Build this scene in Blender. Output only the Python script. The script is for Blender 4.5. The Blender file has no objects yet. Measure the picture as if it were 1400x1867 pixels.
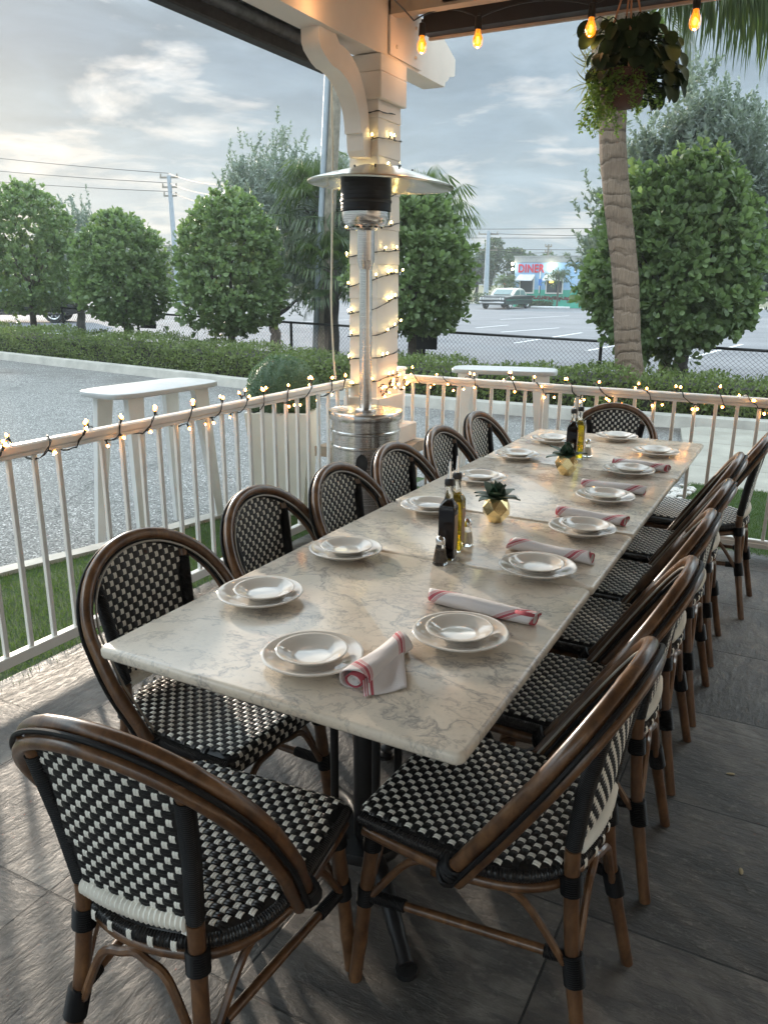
import bpy, math, random
import numpy as np
from mathutils import Vector, Matrix
PI = math.pi; RAD = math.radians
S = bpy.context.scene
COL = S.collection
# ------------------------------------------------------------ camera, sky, sun, exposure
cd = bpy.data.cameras.new('camera'); cam = bpy.data.objects.new('camera', cd); COL.objects.link(cam)
S.camera = cam
Rm = Matrix(((0.8823, -0.1381, 0.4500), (0.4706, 0.2411, -0.8487), (0.0087, 0.9606, 0.2777)))
ex = Vector(Rm.col[0]).normalized(); ez = Vector(Rm.col[2]); ez = (ez - ex * ez.dot(ex)).normalized(); ey = ez.cross(ex)
M3 = Matrix((ex, ey, ez)).transposed().to_4x4()
cam.matrix_world = Matrix.Translation((0, 0, 1.53)) @ M3
cd.sensor_fit = 'VERTICAL'; cd.sensor_height = 36; cd.lens = 36 * 1446 / 1867
cd.clip_start = 0.05; cd.clip_end = 2000
SUN_EL = RAD(11.5); sdir = Vector((-.83, .56, 0)).normalized() * math.cos(SUN_EL) + Vector((0, 0, math.sin(SUN_EL)))
W = bpy.data.worlds.new('World'); S.world = W; W.use_nodes = True
sl = bpy.data.lights.new('sun', 'SUN'); sl.energy = 1.35; sl.angle = RAD(2.2); sl.color = (1, .86, .7)
so = bpy.data.objects.new('sun', sl); COL.objects.link(so); so.rotation_euler = sdir.to_track_quat('Z', 'Y').to_euler()
S.view_settings.view_transform = 'Standard'; S.view_settings.look = 'None'; S.view_settings.gamma = 1
S.view_settings.exposure = 1.85
S.render.engine = 'CYCLES'
S.cycles.use_denoising = True
S.cycles.max_bounces = 8; S.cycles.diffuse_bounces = 4; S.cycles.transparent_max_bounces = 12
S.cycles.sample_clamp_indirect = 6

class NT:
    def __init__(s, tree): s.t = tree; s.n = tree.nodes; s.l = tree.links
    def new(s, ty, ins=None, **kw):
        n = s.n.new(ty)
        for k, v in kw.items(): setattr(n, k, v)
        if ins:
            for k, v in ins.items():
                so_ = n.inputs[k]
                if hasattr(v, 'is_linked') or isinstance(v, bpy.types.NodeSocket): s.l.new(v, so_)
                else: so_.default_value = v
        return n
    def math(s, op, a, b=None, c=None, clamp=False):
        n = s.n.new('ShaderNodeMath'); n.operation = op; n.use_clamp = clamp
        for i, v in enumerate((a, b, c)):
            if v is None: continue
            if isinstance(v, bpy.types.NodeSocket): s.l.new(v, n.inputs[i])
            else: n.inputs[i].default_value = v
        return n.outputs[0]
    def vmath(s, op, a, b=None, scale=None):
        n = s.n.new('ShaderNodeVectorMath'); n.operation = op
        for i, v in enumerate((a, b)):
            if v is None: continue
            if isinstance(v, bpy.types.NodeSocket): s.l.new(v, n.inputs[i])
            else: n.inputs[i].default_value = v
        if scale is not None: n.inputs['Scale'].default_value = scale
        return n.outputs[0]
    def ramp(s, fac, stops, interp='LINEAR'):
        n = s.n.new('ShaderNodeValToRGB'); s.l.new(fac, n.inputs[0]); cr = n.color_ramp; cr.interpolation = interp
        while len(cr.elements) < len(stops): cr.elements.new(.5)
        for e, (p_, c) in zip(cr.elements, stops):
            e.position = p_
            if not hasattr(c, '__len__'): c = (c, c, c)
            e.color = (*c, 1) if len(c) == 3 else c
        return n.outputs[0]
    def mix(s, fac, a, b, blend='MIX'):
        n = s.n.new('ShaderNodeMix'); n.data_type = 'RGBA'; n.blend_type = blend
        for k, v in ((0, fac), (6, a), (7, b)):
            if isinstance(v, bpy.types.NodeSocket): s.l.new(v, n.inputs[k])
            else: n.inputs[k].default_value = v if k == 0 else ((*v, 1) if len(v) == 3 else v)
        return n.outputs[2]
    def noise(s, vec, scale, detail=4, rough=.55, dist=0, out=0):
        n = s.n.new('ShaderNodeTexNoise'); n.inputs['Scale'].default_value = scale; n.inputs['Detail'].default_value = detail
        n.inputs['Roughness'].default_value = rough; n.inputs['Distortion'].default_value = dist
        if vec is not None: s.l.new(vec, n.inputs['Vector'])
        return n.outputs[out]
    def mapping(s, vec, scale=(1, 1, 1), loc=(0, 0, 0), rot=(0, 0, 0)):
        n = s.n.new('ShaderNodeMapping'); s.l.new(vec, n.inputs[0])
        n.inputs['Scale'].default_value = scale; n.inputs['Location'].default_value = loc; n.inputs['Rotation'].default_value = rot
        return n.outputs[0]

# world: Nishita sky with a broken cloud deck over it
w = NT(W.node_tree); w.n.clear()
sky = w.new('ShaderNodeTexSky', sky_type='NISHITA', sun_disc=False, sun_elevation=SUN_EL, sun_rotation=math.atan2(sdir.x, sdir.y), air_density=1.2, dust_density=2.0)
tc = w.new('ShaderNodeTexCoord'); g = tc.outputs['Generated']
sx = w.new('ShaderNodeSeparateXYZ', {0: g}).outputs
zz = w.math('MAXIMUM', sx[2], 0.0)
den = w.math('ADD', zz, 0.10)
cx = w.math('DIVIDE', sx[0], den); cy = w.math('DIVIDE', sx[1], den)
cv = w.new('ShaderNodeCombineXYZ', {0: cx, 1: cy, 2: 0.0}).outputs[0]
n1 = w.noise(w.mapping(cv, (1.0, 1.0, 1), (3.1, 1.7, 0)), .55, 7, .55, .3)
n2 = w.noise(w.mapping(cv, (1.25, 1.25, 1), (8.3, 4.1, 2.0)), 1.05, 8, .6, .5)
n3 = w.noise(w.mapping(g, (2.2, 2.2, 7), (5, 2, 1)), 1.6, 6, .6, .4)
# direction to the bright gap round the sun
dotn = w.n.new('ShaderNodeVectorMath'); dotn.operation = 'DOT_PRODUCT'; w.l.new(g, dotn.inputs[0]); dotn.inputs[1].default_value = sdir
sung = w.math('POWER', w.math('MAXIMUM', dotn.outputs['Value'], 0.0), 14.0)
body = w.ramp(w.math('ADD', w.math('MULTIPLY', n1, .6), w.math('MULTIPLY', n3, .4)), [(.34, (.19, .26, .34)), (.48, (.265, .35, .425)), (.60, (.38, .475, .55)), (.72, (.55, .63, .68))])
hi = w.math('ADD', w.math('MULTIPLY', n2, .62), w.math('MULTIPLY', n3, .38))
lowband = w.ramp(zz, [(0.0, .0), (.05, .03), (.11, .045), (.17, .012), (.24, 0.0)])
hi = w.math('ADD', w.math('ADD', hi, lowband), w.math('MULTIPLY', sung, .042))
gap = w.ramp(hi, [(.545, 0.0), (.578, .4), (.62, .95)])
gapc = w.mix(w.math('MINIMUM', w.math('MULTIPLY', zz, 2.2), 1.0), (.74, .67, .61), (.72, .80, .84))
colr = w.mix(gap, body, gapc)
puff = w.noise(w.mapping(cv, (1, 1, 1), (1.3, 7.7, 0)), 2.6, 6, .62, .6)
colr = w.mix(1.0, colr, w.ramp(puff, [(.34, .84), (.5, .97), (.66, 1.12)]), 'MULTIPLY')
hz = w.ramp(zz, [(0.0, .75), (.10, .35), (.22, 0.0)])
colr = w.mix(hz, colr, (.42, .53, .58))
up = w.ramp(zz, [(0.0, .133), (.27, .133), (.35, (.56, .52, .475)), (.48, (1.0, .925, .84)), (.75, (.95, .87, .79)), (1.0, (.80, .73, .66))])  # sky brightened above the view, added to light the table and ground
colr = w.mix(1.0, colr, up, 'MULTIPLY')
bg1 = w.new('ShaderNodeBackground', {0: sky.outputs[0], 1: .05})
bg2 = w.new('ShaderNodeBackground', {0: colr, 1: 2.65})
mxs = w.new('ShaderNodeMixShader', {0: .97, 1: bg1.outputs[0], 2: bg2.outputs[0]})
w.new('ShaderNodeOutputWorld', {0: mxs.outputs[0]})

# ------------------------------------------------------------ materials
MATS = {}
def newmat(name):
    m = bpy.data.materials.new(name); m.use_nodes = True; t = NT(m.node_tree); t.n.clear()
    p = t.new('ShaderNodeBsdfPrincipled'); o = t.new('ShaderNodeOutputMaterial', {0: p.outputs[0]})
    MATS[name] = m
    return m, t, p, o
def setp(t, p, **kw):
    names = dict(col='Base Color', rough='Roughness', metal='Metallic', spec='Specular IOR Level', norm='Normal', coat='Coat Weight', coatr='Coat Roughness', trans='Transmission Weight', ior='IOR', sss='Subsurface Weight', em='Emission Color', ems='Emission Strength')
    for k, v in kw.items():
        so_ = p.inputs[names[k]]
        if isinstance(v, bpy.types.NodeSocket): t.l.new(v, so_)
        else: so_.default_value = (*v, 1) if (hasattr(v, '__len__') and len(v) == 3) else v
def bump(t, h, strength=.3, dist=.01):
    return t.new('ShaderNodeBump', {'Height': h, 'Strength': strength, 'Distance': dist}).outputs[0]
def objco(t): return t.new('ShaderNodeTexCoord').outputs['Object']
def wpos(t): return t.new('ShaderNodeNewGeometry').outputs['Position']

def simple(name, col, rough=.5, metal=0, var=.12, vscale=6, bs=.1, bscale=60, coat=0, spec=.5):
    m, t, p, o = newmat(name); c = objco(t)
    n = t.noise(c, vscale, 5, .6)
    lo = tuple(x * (1 - var) for x in col); hi_ = tuple(min(1, x * (1 + var)) for x in col)
    setp(t, p, col=t.ramp(n, [(.3, lo), (.7, hi_)]), rough=t.ramp(t.noise(c, vscale * 2.3, 4), [(.3, max(0, rough - .06)), (.7, min(1, rough + .08))]), metal=metal, coat=coat, spec=spec)
    if bs: setp(t, p, norm=bump(t, t.noise(c, bscale, 4), bs, .002))
    return m

# marble
m, t, p, o = newmat('marble'); c = wpos(t)
wv = t.vmath('ADD', c, t.vmath('SCALE', t.noise(c, 3.0, 5, .6, 0, 1), scale=.28))
v1 = t.math('ABSOLUTE', t.math('SUBTRACT', t.noise(t.mapping(wv, (1, 1.6, 1), rot=(0, 0, .6)), 2.6, 10, .62, .15), .5))
v2 = t.math('ABSOLUTE', t.math('SUBTRACT', t.noise(t.mapping(wv, (1, 1.4, 1), (4, 2, 0), (0, 0, -.7)), 6.0, 10, .64, .25), .5))
v3 = t.noise(c, 11, 9, .78)
base = t.ramp(t.noise(c, 1.8, 8, .7, .1), [(.30, (.68, .585, .47)), (.5, (.79, .70, .585)), (.70, (.86, .79, .685))])
base = t.mix(t.ramp(v1, [(0, .8), (.007, .35), (.028, 0.0)]), base, (.26, .245, .24))
base = t.mix(t.ramp(v2, [(0, .55), (.007, .22), (.024, 0.0)]), base, (.26, .235, .22))
base = t.mix(t.ramp(v3, [(.46, 0.0), (.78, .32)]), base, (.46, .41, .35))
fine = t.noise(c, 70, 6, .75)
base = t.mix(t.ramp(fine, [(.54, 0.0), (.70, .4)]), base, (.40, .36, .32))
base = t.mix(t.ramp(t.noise(c, 4, 4), [(.5, 0.0), (.75, .3)]), base, (.62, .50, .40))
setp(t, p, col=base, rough=t.ramp(t.noise(c, 14, 5, .7), [(.3, .13), (.7, .27)]), spec=.5, norm=bump(t, t.noise(c, 5, 3), .04, .01))

# slate tiles 0.60 x 0.592
m, t, p, o = newmat('slate_tile'); c = wpos(t)
TX, TY = .60, .592
s3 = t.new('ShaderNodeSeparateXYZ', {0: c}).outputs
ux = t.math('DIVIDE', t.math('ADD', s3[0], 6.36), TX); uy = t.math('DIVIDE', t.math('ADD', s3[1], 12.512), TY)
ix = t.math('FLOOR', ux); iy = t.math('FLOOR', uy); fx = t.math('FRACT', ux); fy = t.math('FRACT', uy)
cell = t.new('ShaderNodeCombineXYZ', {0: ix, 1: iy, 2: 0.0}).outputs[0]
wn = t.new('ShaderNodeTexWhiteNoise', {'Vector': cell}, noise_dimensions='3D'); rnd = wn.outputs[0]; rc = wn.outputs[1]
dx = t.math('MULTIPLY', t.math('MINIMUM', fx, t.math('SUBTRACT', 1.0, fx)), TX)
dy = t.math('MULTIPLY', t.math('MINIMUM', fy, t.math('SUBTRACT', 1.0, fy)), TY)
de = t.math('MINIMUM', dx, dy)
grout = t.ramp(t.math('MULTIPLY', de, 100.0), [(.22, 1.0), (.34, 0.0)])
ang = t.math('MULTIPLY', t.math('ROUND', t.math('MULTIPLY', rnd, 1.0)), PI / 2)
rot = t.new('ShaderNodeVectorRotate', {'Vector': c, 'Angle': ang}, rotation_type='Z_AXIS').outputs[0]
off = t.vmath('ADD', rot, t.vmath('SCALE', rc, scale=17.0))
rdg = t.noise(t.mapping(off, (1.0, 2.9, 1), rot=(0, 0, .25)), 8.0, 10, .60, .25)
rdg2 = t.noise(t.mapping(off, (1, 1.7, 1)), 26, 8, .72, .1)
ledge = t.ramp(rdg, [(.38, 0.0), (.43, .30), (.47, .34), (.515, .66), (.55, .70), (.62, 1.0)])
hgt = t.math('ADD', t.math('MULTIPLY', ledge, .55), t.math('MULTIPLY', rdg2, .5))
cl = t.noise(off, 2.4, 6, .65, .6)
colr = t.ramp(cl, [(.28, (.036, .034, .033)), (.44, (.066, .062, .058)), (.56, (.12, .108, .097)), (.70, (.21, .195, .175))])
tint = t.mix(t.ramp(rnd, [(.0, 0.0), (1, .45)]), colr, t.mix(t.noise(off, 1.7, 4), (.13, .085, .085), (.09, .105, .085)))
colr = t.mix(.5, colr, tint)
colr = t.mix(t.ramp(rdg, [(.40, .5), (.5, 0.0)]), colr, (.055, .053, .055))
colr = t.mix(t.ramp(rdg2, [(.54, 0.0), (.70, .55)]), colr, (.26, .245, .22))  # light catching the slate ridges, painted into the colour
colr = t.mix(t.ramp(t.noise(c, 34, 6, .7), [(.62, 0.0), (.75, .5)]), colr, (.32, .30, .27))
colr = t.mix(grout, colr, (.025, .025, .025))
hh = t.math('SUBTRACT', hgt, t.math('MULTIPLY', grout, 1.6))
setp(t, p, col=colr, rough=t.ramp(rdg2, [(.3, .42), (.7, .66)]), spec=.30, norm=bump(t, hh, .75, .008))

# bamboo/rattan brown lacquer
m, t, p, o = newmat('rattan'); c = objco(t)
n = t.noise(t.mapping(c, (6, 6, 3)), 4, 6, .65, .5)
n2_ = t.noise(c, 90, 3, .6)
cc = t.ramp(n, [(.30, (.048, .021, .010)), (.48, (.105, .048, .020)), (.62, (.165, .080, .034)), (.78, (.26, .135, .060))])
cc = t.mix(t.ramp(n2_, [(.55, 0.0), (.75, .35)]), cc, (.03, .012, .006))
setp(t, p, col=cc, rough=.32, coat=.35, coatr=.18, norm=bump(t, n2_, .12, .002))
simple('black_cane', (.010, .010, .011), .34, spec=.5, bs=.05)
simple('white_cane', (.86, .84, .77), .34, var=.08, bs=.05)
simple('black_wrap', (.008, .008, .009), .5, spec=.22)
simple('hoop_highlight', (.40, .37, .32), .35)
simple('black_iron', (.012, .012, .013), .38, var=.3)
simple('white_paint', (.76, .74, .70), .38, var=.05, vscale=9, bs=.12, bscale=25)
simple('beige_paint', (.66, .60, .53), .55, var=.06, vscale=4, bs=.2, bscale=18)
simple('beam_paint', (.68, .61, .54), .55, var=.06, vscale=3, bs=.25, bscale=14)
simple('roof_boards', (.42, .33, .25), .7, var=.1)
simple('stone', (.34, .27, .20), .85, var=.35, vscale=9, bs=.9, bscale=22)
simple('dark_fabric', (.018, .019, .022), .75, var=.3, vscale=20)
simple('grey_tube', (.16, .165, .175), .5, var=.4, vscale=14)
simple('dark_header', (.016, .016, .020), .45)
simple('trim_light', (.40, .33, .28), .6)
simple('table_white', (.40, .41, .41), .38, var=.04, bs=.05)
simple('table_leg', (.62, .63, .62), .4, var=.05, bs=.05)
simple('planter_white', (.72, .70, .62), .45, var=.05, bs=.06)
simple('ceramic', (.70, .64, .57), .07, var=.02, bs=0, coat=.3)
simple('concrete_curb', (.42, .40, .36), .85, var=.2, vscale=3, bs=.5, bscale=40)
simple('white_line', (.62, .63, .64), .7, var=.2, vscale=8)
simple('soil', (.035, .025, .02), .9)
simple('bark', (.10, .085, .07), .9, var=.4, vscale=14, bs=.8, bscale=40)
simple('dark_bark', (.045, .04, .033), .9, var=.4, vscale=14, bs=.8, bscale=40)
simple('utility_wood', (.24, .21, .165), .85, var=.3, vscale=10, bs=.5)
simple('galvanised', (.36, .41, .46), .45, var=.1, metal=.3)
simple('fence_black', (.012, .013, .013), .5)
simple('wire_green_black', (.008, .011, .008), .5)
simple('cord', (.62, .58, .48), .6)
simple('terracotta', (.085, .035, .024), .8)
simple('rope', (.42, .22, .12), .8)
simple('rubber', (.015, .015, .015), .7)
simple('car_black', (.010, .011, .013), .35, coat=.2, bs=0)
simple('car_white', (.70, .68, .60), .2, coat=.5, bs=0)
simple('glass_dark', (.03, .04, .045), .05, bs=0)
simple('car_window', (.16, .22, .22), .06, bs=0)
simple('gold', (.83, .66, .34), .20, metal=1, var=.05, bs=.05)
simple('plastic_dark', (.02, .018, .018), .3)
simple('label_tan', (.30, .20, .12), .6)
simple('pepper', (.07, .05, .035), .9, var=.6, vscale=300)
simple('succulent', (.022, .058, .030), .42, var=.4, vscale=30)
simple('pebble', (.62, .61, .58), .7, var=.2, vscale=6)
simple('teal_paint', (.055, .42, .30), .6, var=.1)
simple('blue_sign', (.05, .18, .50), .5)
simple('awning_grey', (.52, .55, .58), .6)
simple('diner_cornice', (.34, .35, .345), .7)
simple('plant_red', (.16, .035, .03), .7)
simple('debris', (.35, .28, .16), .8)

m, t, p, o = newmat('steel'); c = objco(t)
br = t.noise(t.mapping(c, (1, 1, 260)), 3, 3, .6)
setp(t, p, col=(.62, .60, .58), metal=1, rough=t.ramp(br, [(.3, .16), (.7, .30)]), norm=bump(t, t.noise(t.mapping(c, (9, 9, .6)), 2.2, 3), .10, .02))
m, t, p, o = newmat('steel_hood')
setp(t, p, col=(.48, .45, .38), metal=1, rough=.20)
m, t, p, o = newmat('mesh_screen')
setp(t, p, col=(.02, .02, .022), metal=.6, rough=.35)
m, t, p, o = newmat('chrome')
setp(t, p, col=(.7, .7, .7), metal=1, rough=.09)
m, t, p, o = newmat('glass')
setp(t, p, col=(.95, .97, .95), trans=1, rough=.02, ior=1.45)
m, t, p, o = newmat('vinegar')
setp(t, p, col=(.010, .006, .006), rough=.05, spec=.25)
m, t, p, o = newmat('oil')
setp(t, p, col=(.78, .58, .03), rough=.04, trans=.75, ior=1.4)
# napkin: white with a red band between thin lines, slanted round the roll
m, t, p, o = newmat('napkin'); uv = t.new('ShaderNodeTexCoord').outputs['UV']
s2 = t.new('ShaderNodeSeparateXYZ', {0: uv}).outputs
q = s2[0]
def band(a, b):
    return t.math('MULTIPLY', t.math('GREATER_THAN', q, a), t.math('LESS_THAN', q, b))
def bands(a0):
    r_ = band(a0, a0 + .046)
    for d in (.060, .074, .088, -.016, -.030, -.044):
        r_ = t.math('MAXIMUM', r_, band(a0 + d, a0 + d + .0075))
    return r_
msk = t.math('MAXIMUM', bands(.08), bands(.84))
wv_ = t.noise(objco(t), 500, 2)
setp(t, p, col=t.mix(msk, (.74, .69, .68), (.50, .10, .125)), rough=.85, norm=bump(t, t.math('ADD', wv_, t.math('MULTIPLY', t.noise(objco(t), 22, 3), 3.0)), .35, .004))

# asphalt (near lot), far lot, concrete, turf ground
m, t, p, o = newmat('asphalt_light'); c = wpos(t)
vo = t.new('ShaderNodeTexVoronoi', {'Vector': c, 'Scale': 95.0})
gr = t.noise(c, 60, 6, .8)
cc = t.ramp(t.new('ShaderNodeSeparateColor', {0: vo.outputs['Color']}).outputs[0], [(.0, (.10, .099, .095)), (.5, (.20, .197, .19)), (.9, (.36, .352, .34)), (1, (.68, .67, .65))])
cc = t.mix(t.ramp(t.noise(c, .8, 5, .6), [(.35, 0.0), (.7, .45)]), cc, (.20, .197, .188))
ck = t.new('ShaderNodeTexVoronoi', {'Vector': t.vmath('ADD', c, t.vmath('SCALE', t.noise(c, 2.0, 4, .6, 0, 1), scale=.5)), 'Scale': .55}, feature='DISTANCE_TO_EDGE')
cc = t.mix(t.math('MULTIPLY', t.ramp(ck.outputs['Distance'], [(.0, .55), (.005, .3), (.009, 0.0)]), t.ramp(t.noise(c, .4, 3), [(.45, 0.0), (.55, 1.0)])), cc, (.07, .07, .068))
cc = t.mix(t.ramp(t.noise(c, 1.3, 3, .5), [(.62, 0.0), (.72, .5)]), cc, (.11, .108, .105))
cc = t.mix(t.ramp(gr, [(.35, .45), (.5, 0.0)]), cc, (.16, .16, .16))
# leaf dirt gathered along the far kerb
sy = t.new('ShaderNodeSeparateXYZ', {0: c}).outputs
dirt = t.math('MULTIPLY', t.ramp(t.math('MULTIPLY', sy[1], .1), [(.90, 0.0), (.96, .9)]), t.ramp(t.noise(c, 1.6, 6, .7), [(.38, .2), (.6, 1.0)]))
dirt2 = t.math('MULTIPLY', dirt, t.ramp(t.math('MULTIPLY', sy[0], -.1), [(.28, 1.0), (.50, .35)]))
cc = t.mix(dirt2, cc, (.10, .085, .075))
setp(t, p, col=cc, rough=1.0, spec=.0, norm=bump(t, t.math('ADD', gr, vo.outputs['Distance']), .5, .005))
m, t, p, o = newmat('asphalt_grey'); c = wpos(t)
cc = t.ramp(t.noise(c, .35, 7, .65), [(.35, (.115, .12, .135)), (.65, (.17, .175, .19))])
cc = t.mix(t.ramp(t.noise(t.mapping(c, (.3, 2, 1)), 1.2, 5, .7), [(.5, 0.0), (.75, .4)]), cc, (.21, .215, .225))
setp(t, p, col=cc, rough=.8, norm=bump(t, t.noise(c, 50, 4), .4, .01))
m, t, p, o = newmat('concrete_walk'); c = wpos(t)
sy = t.new('ShaderNodeSeparateXYZ', {0: c}).outputs
jt = t.math('FRACT', t.math('DIVIDE', t.math('ADD', sy[1], 50.1), 1.2))
jm = t.math('LESS_THAN', jt, .012)
cc = t.ramp(t.noise(c, 2.2, 7, .7), [(.3, (.26, .245, .21)), (.7, (.40, .38, .33))])
setp(t, p, col=t.mix(jm, cc, (.16, .15, .13)), rough=.85, norm=bump(t, t.noise(c, 90, 5), .4, .004))
m, t, p, o = newmat('turf_base'); c = wpos(t)
setp(t, p, col=t.ramp(t.noise(c, 60, 6, .7), [(.3, (.022, .045, .012)), (.7, (.065, .115, .03))]), rough=.9, norm=bump(t, t.noise(c, 250, 4, .8), 1, .01))
m, t, p, o = newmat('ground_soil'); c = wpos(t)
setp(t, p, col=t.ramp(t.noise(c, .5, 8, .7), [(.3, (.06, .075, .03)), (.7, (.17, .16, .09))]), rough=.95)

def leafmat(name, a, b, rough=.35, trans=.15, spec=.5):
    trans = min(.45, trans * 2.2)
    m, t, p, o = newmat(name)
    ri = t.new('ShaderNodeNewGeometry').outputs['Random Per Island']
    cc = t.ramp(ri, [(0, a), (.75, tuple((x + y) / 2 for x, y in zip(a, b))), (1, b)])
    cc = t.mix(t.ramp(t.noise(objco(t), 1.5, 3), [(.35, 0.0), (.7, .35)]), cc, b)
    setp(t, p, col=cc, rough=rough, spec=spec)
    tr = t.new('ShaderNodeBsdfTranslucent', {0: t.mix(.4, cc, (.25, .40, .06))})
    mx = t.new('ShaderNodeMixShader', {0: trans, 1: p.outputs[0], 2: tr.outputs[0]})
    t.l.new(mx.outputs[0], o.inputs[0])
    return m
leafmat('leaf_clusia', (.10, .15, .07), (.24, .33, .14), .38, .24)
leafmat('leaf_hedge', (.070, .105, .032), (.22, .27, .085), .42, .18)
leafmat('leaf_silver', (.18, .215, .195), (.35, .40, .365), .55, .12)
leafmat('leaf_palm', (.028, .058, .022), (.085, .12, .045), .42, .15)
leafmat('leaf_palm_dry', (.20, .15, .08), (.32, .26, .15), .6, .2)
leafmat('leaf_box', (.06, .12, .07), (.14, .23, .13), .5, .1)
leafmat('leaf_dark', (.010, .022, .012), (.030, .050, .024), .65, .03, .08)
leafmat('leaf_lime', (.07, .13, .02), (.20, .30, .06), .5, .3)
leafmat('leaf_tree', (.020, .045, .020), (.060, .095, .040), .6, .12)
leafmat('grass_blade', (.022, .052, .012), (.085, .15, .035), .6, .2)

m, t, p, o = newmat('palm_trunk'); c = objco(t)
s4 = t.new('ShaderNodeSeparateXYZ', {0: c}).outputs
zn = t.math('ADD', t.math('MULTIPLY', s4[2], 5.6), t.math('MULTIPLY', t.noise(c, 2.2, 4), 2.6))
fr = t.math('FRACT', zn)
ringm = t.ramp(fr, [(.0, .9), (.12, .45), (.30, 0.0), (.85, 0.0), (1, .8)])
fib = t.noise(t.mapping(c, (26, 26, 2.2)), 3, 6, .7, .5)
cc = t.ramp(fib, [(.3, (.12, .085, .060)), (.6, (.24, .175, .125)), (.8, (.38, .30, .23))])
cc = t.mix(t.math('MULTIPLY', ringm, t.ramp(t.noise(t.mapping(c, (1, 1, 1.6)), 4.5, 4), [(.44, .04), (.58, 1.0)])), cc, (.085, .060, .042))
cc = t.mix(t.ramp(t.noise(c, 2.6, 5), [(.5, 0.0), (.72, .45)]), cc, (.13, .085, .06))
setp(t, p, col=cc, rough=.9, norm=bump(t, t.math('SUBTRACT', fib, t.math('MULTIPLY', ringm, 1.5)), .8, .02))
m, t, p, o = newmat('diner_blue'); c = wpos(t)
cc = t.ramp(t.noise(t.mapping(c, (1, 1, 2)), .35, 5, .6), [(.35, (.24, .44, .68)), (.55, (.33, .52, .74)), (.72, (.55, .64, .76))])
setp(t, p, col=cc, rough=.7)
def emat(name, col, st):
    m, t, p, o = newmat(name); setp(t, p, col=col, em=col, ems=st); return m
emat('bulb_amber', (1, .46, .12), 22); emat('bulb_warm', (1, .80, .34), 13)
emat('petal_amber', (1, .36, .05), .75); emat('petal_warm', (1, .74, .22), .8)  # petals glow on their own, in place of the halo round each bulb
emat('edison_glow', (1, .42, .05), 5); emat('lamp_glow', (1, .92, .62), 6); emat('signal_red', (1, .12, .03), 7); emat('tail_red', (.8, .04, .03), .6)
emat('neon_yellow', (1, .65, .08), 1.5)
m, t, p, o = newmat('sign_red'); setp(t, p, col=(.62, .03, .05), rough=.5)
m, t, p, o = newmat('amber_glass'); setp(t, p, col=(1, .50, .14), trans=.9, rough=.03, em=(1, .22, .01), ems=.45)
m, t, p, o = newmat('tiny_glass'); setp(t, p, col=(1, .9, .7), trans=.8, rough=.05, em=(1, .6, .2), ems=4)

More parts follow.
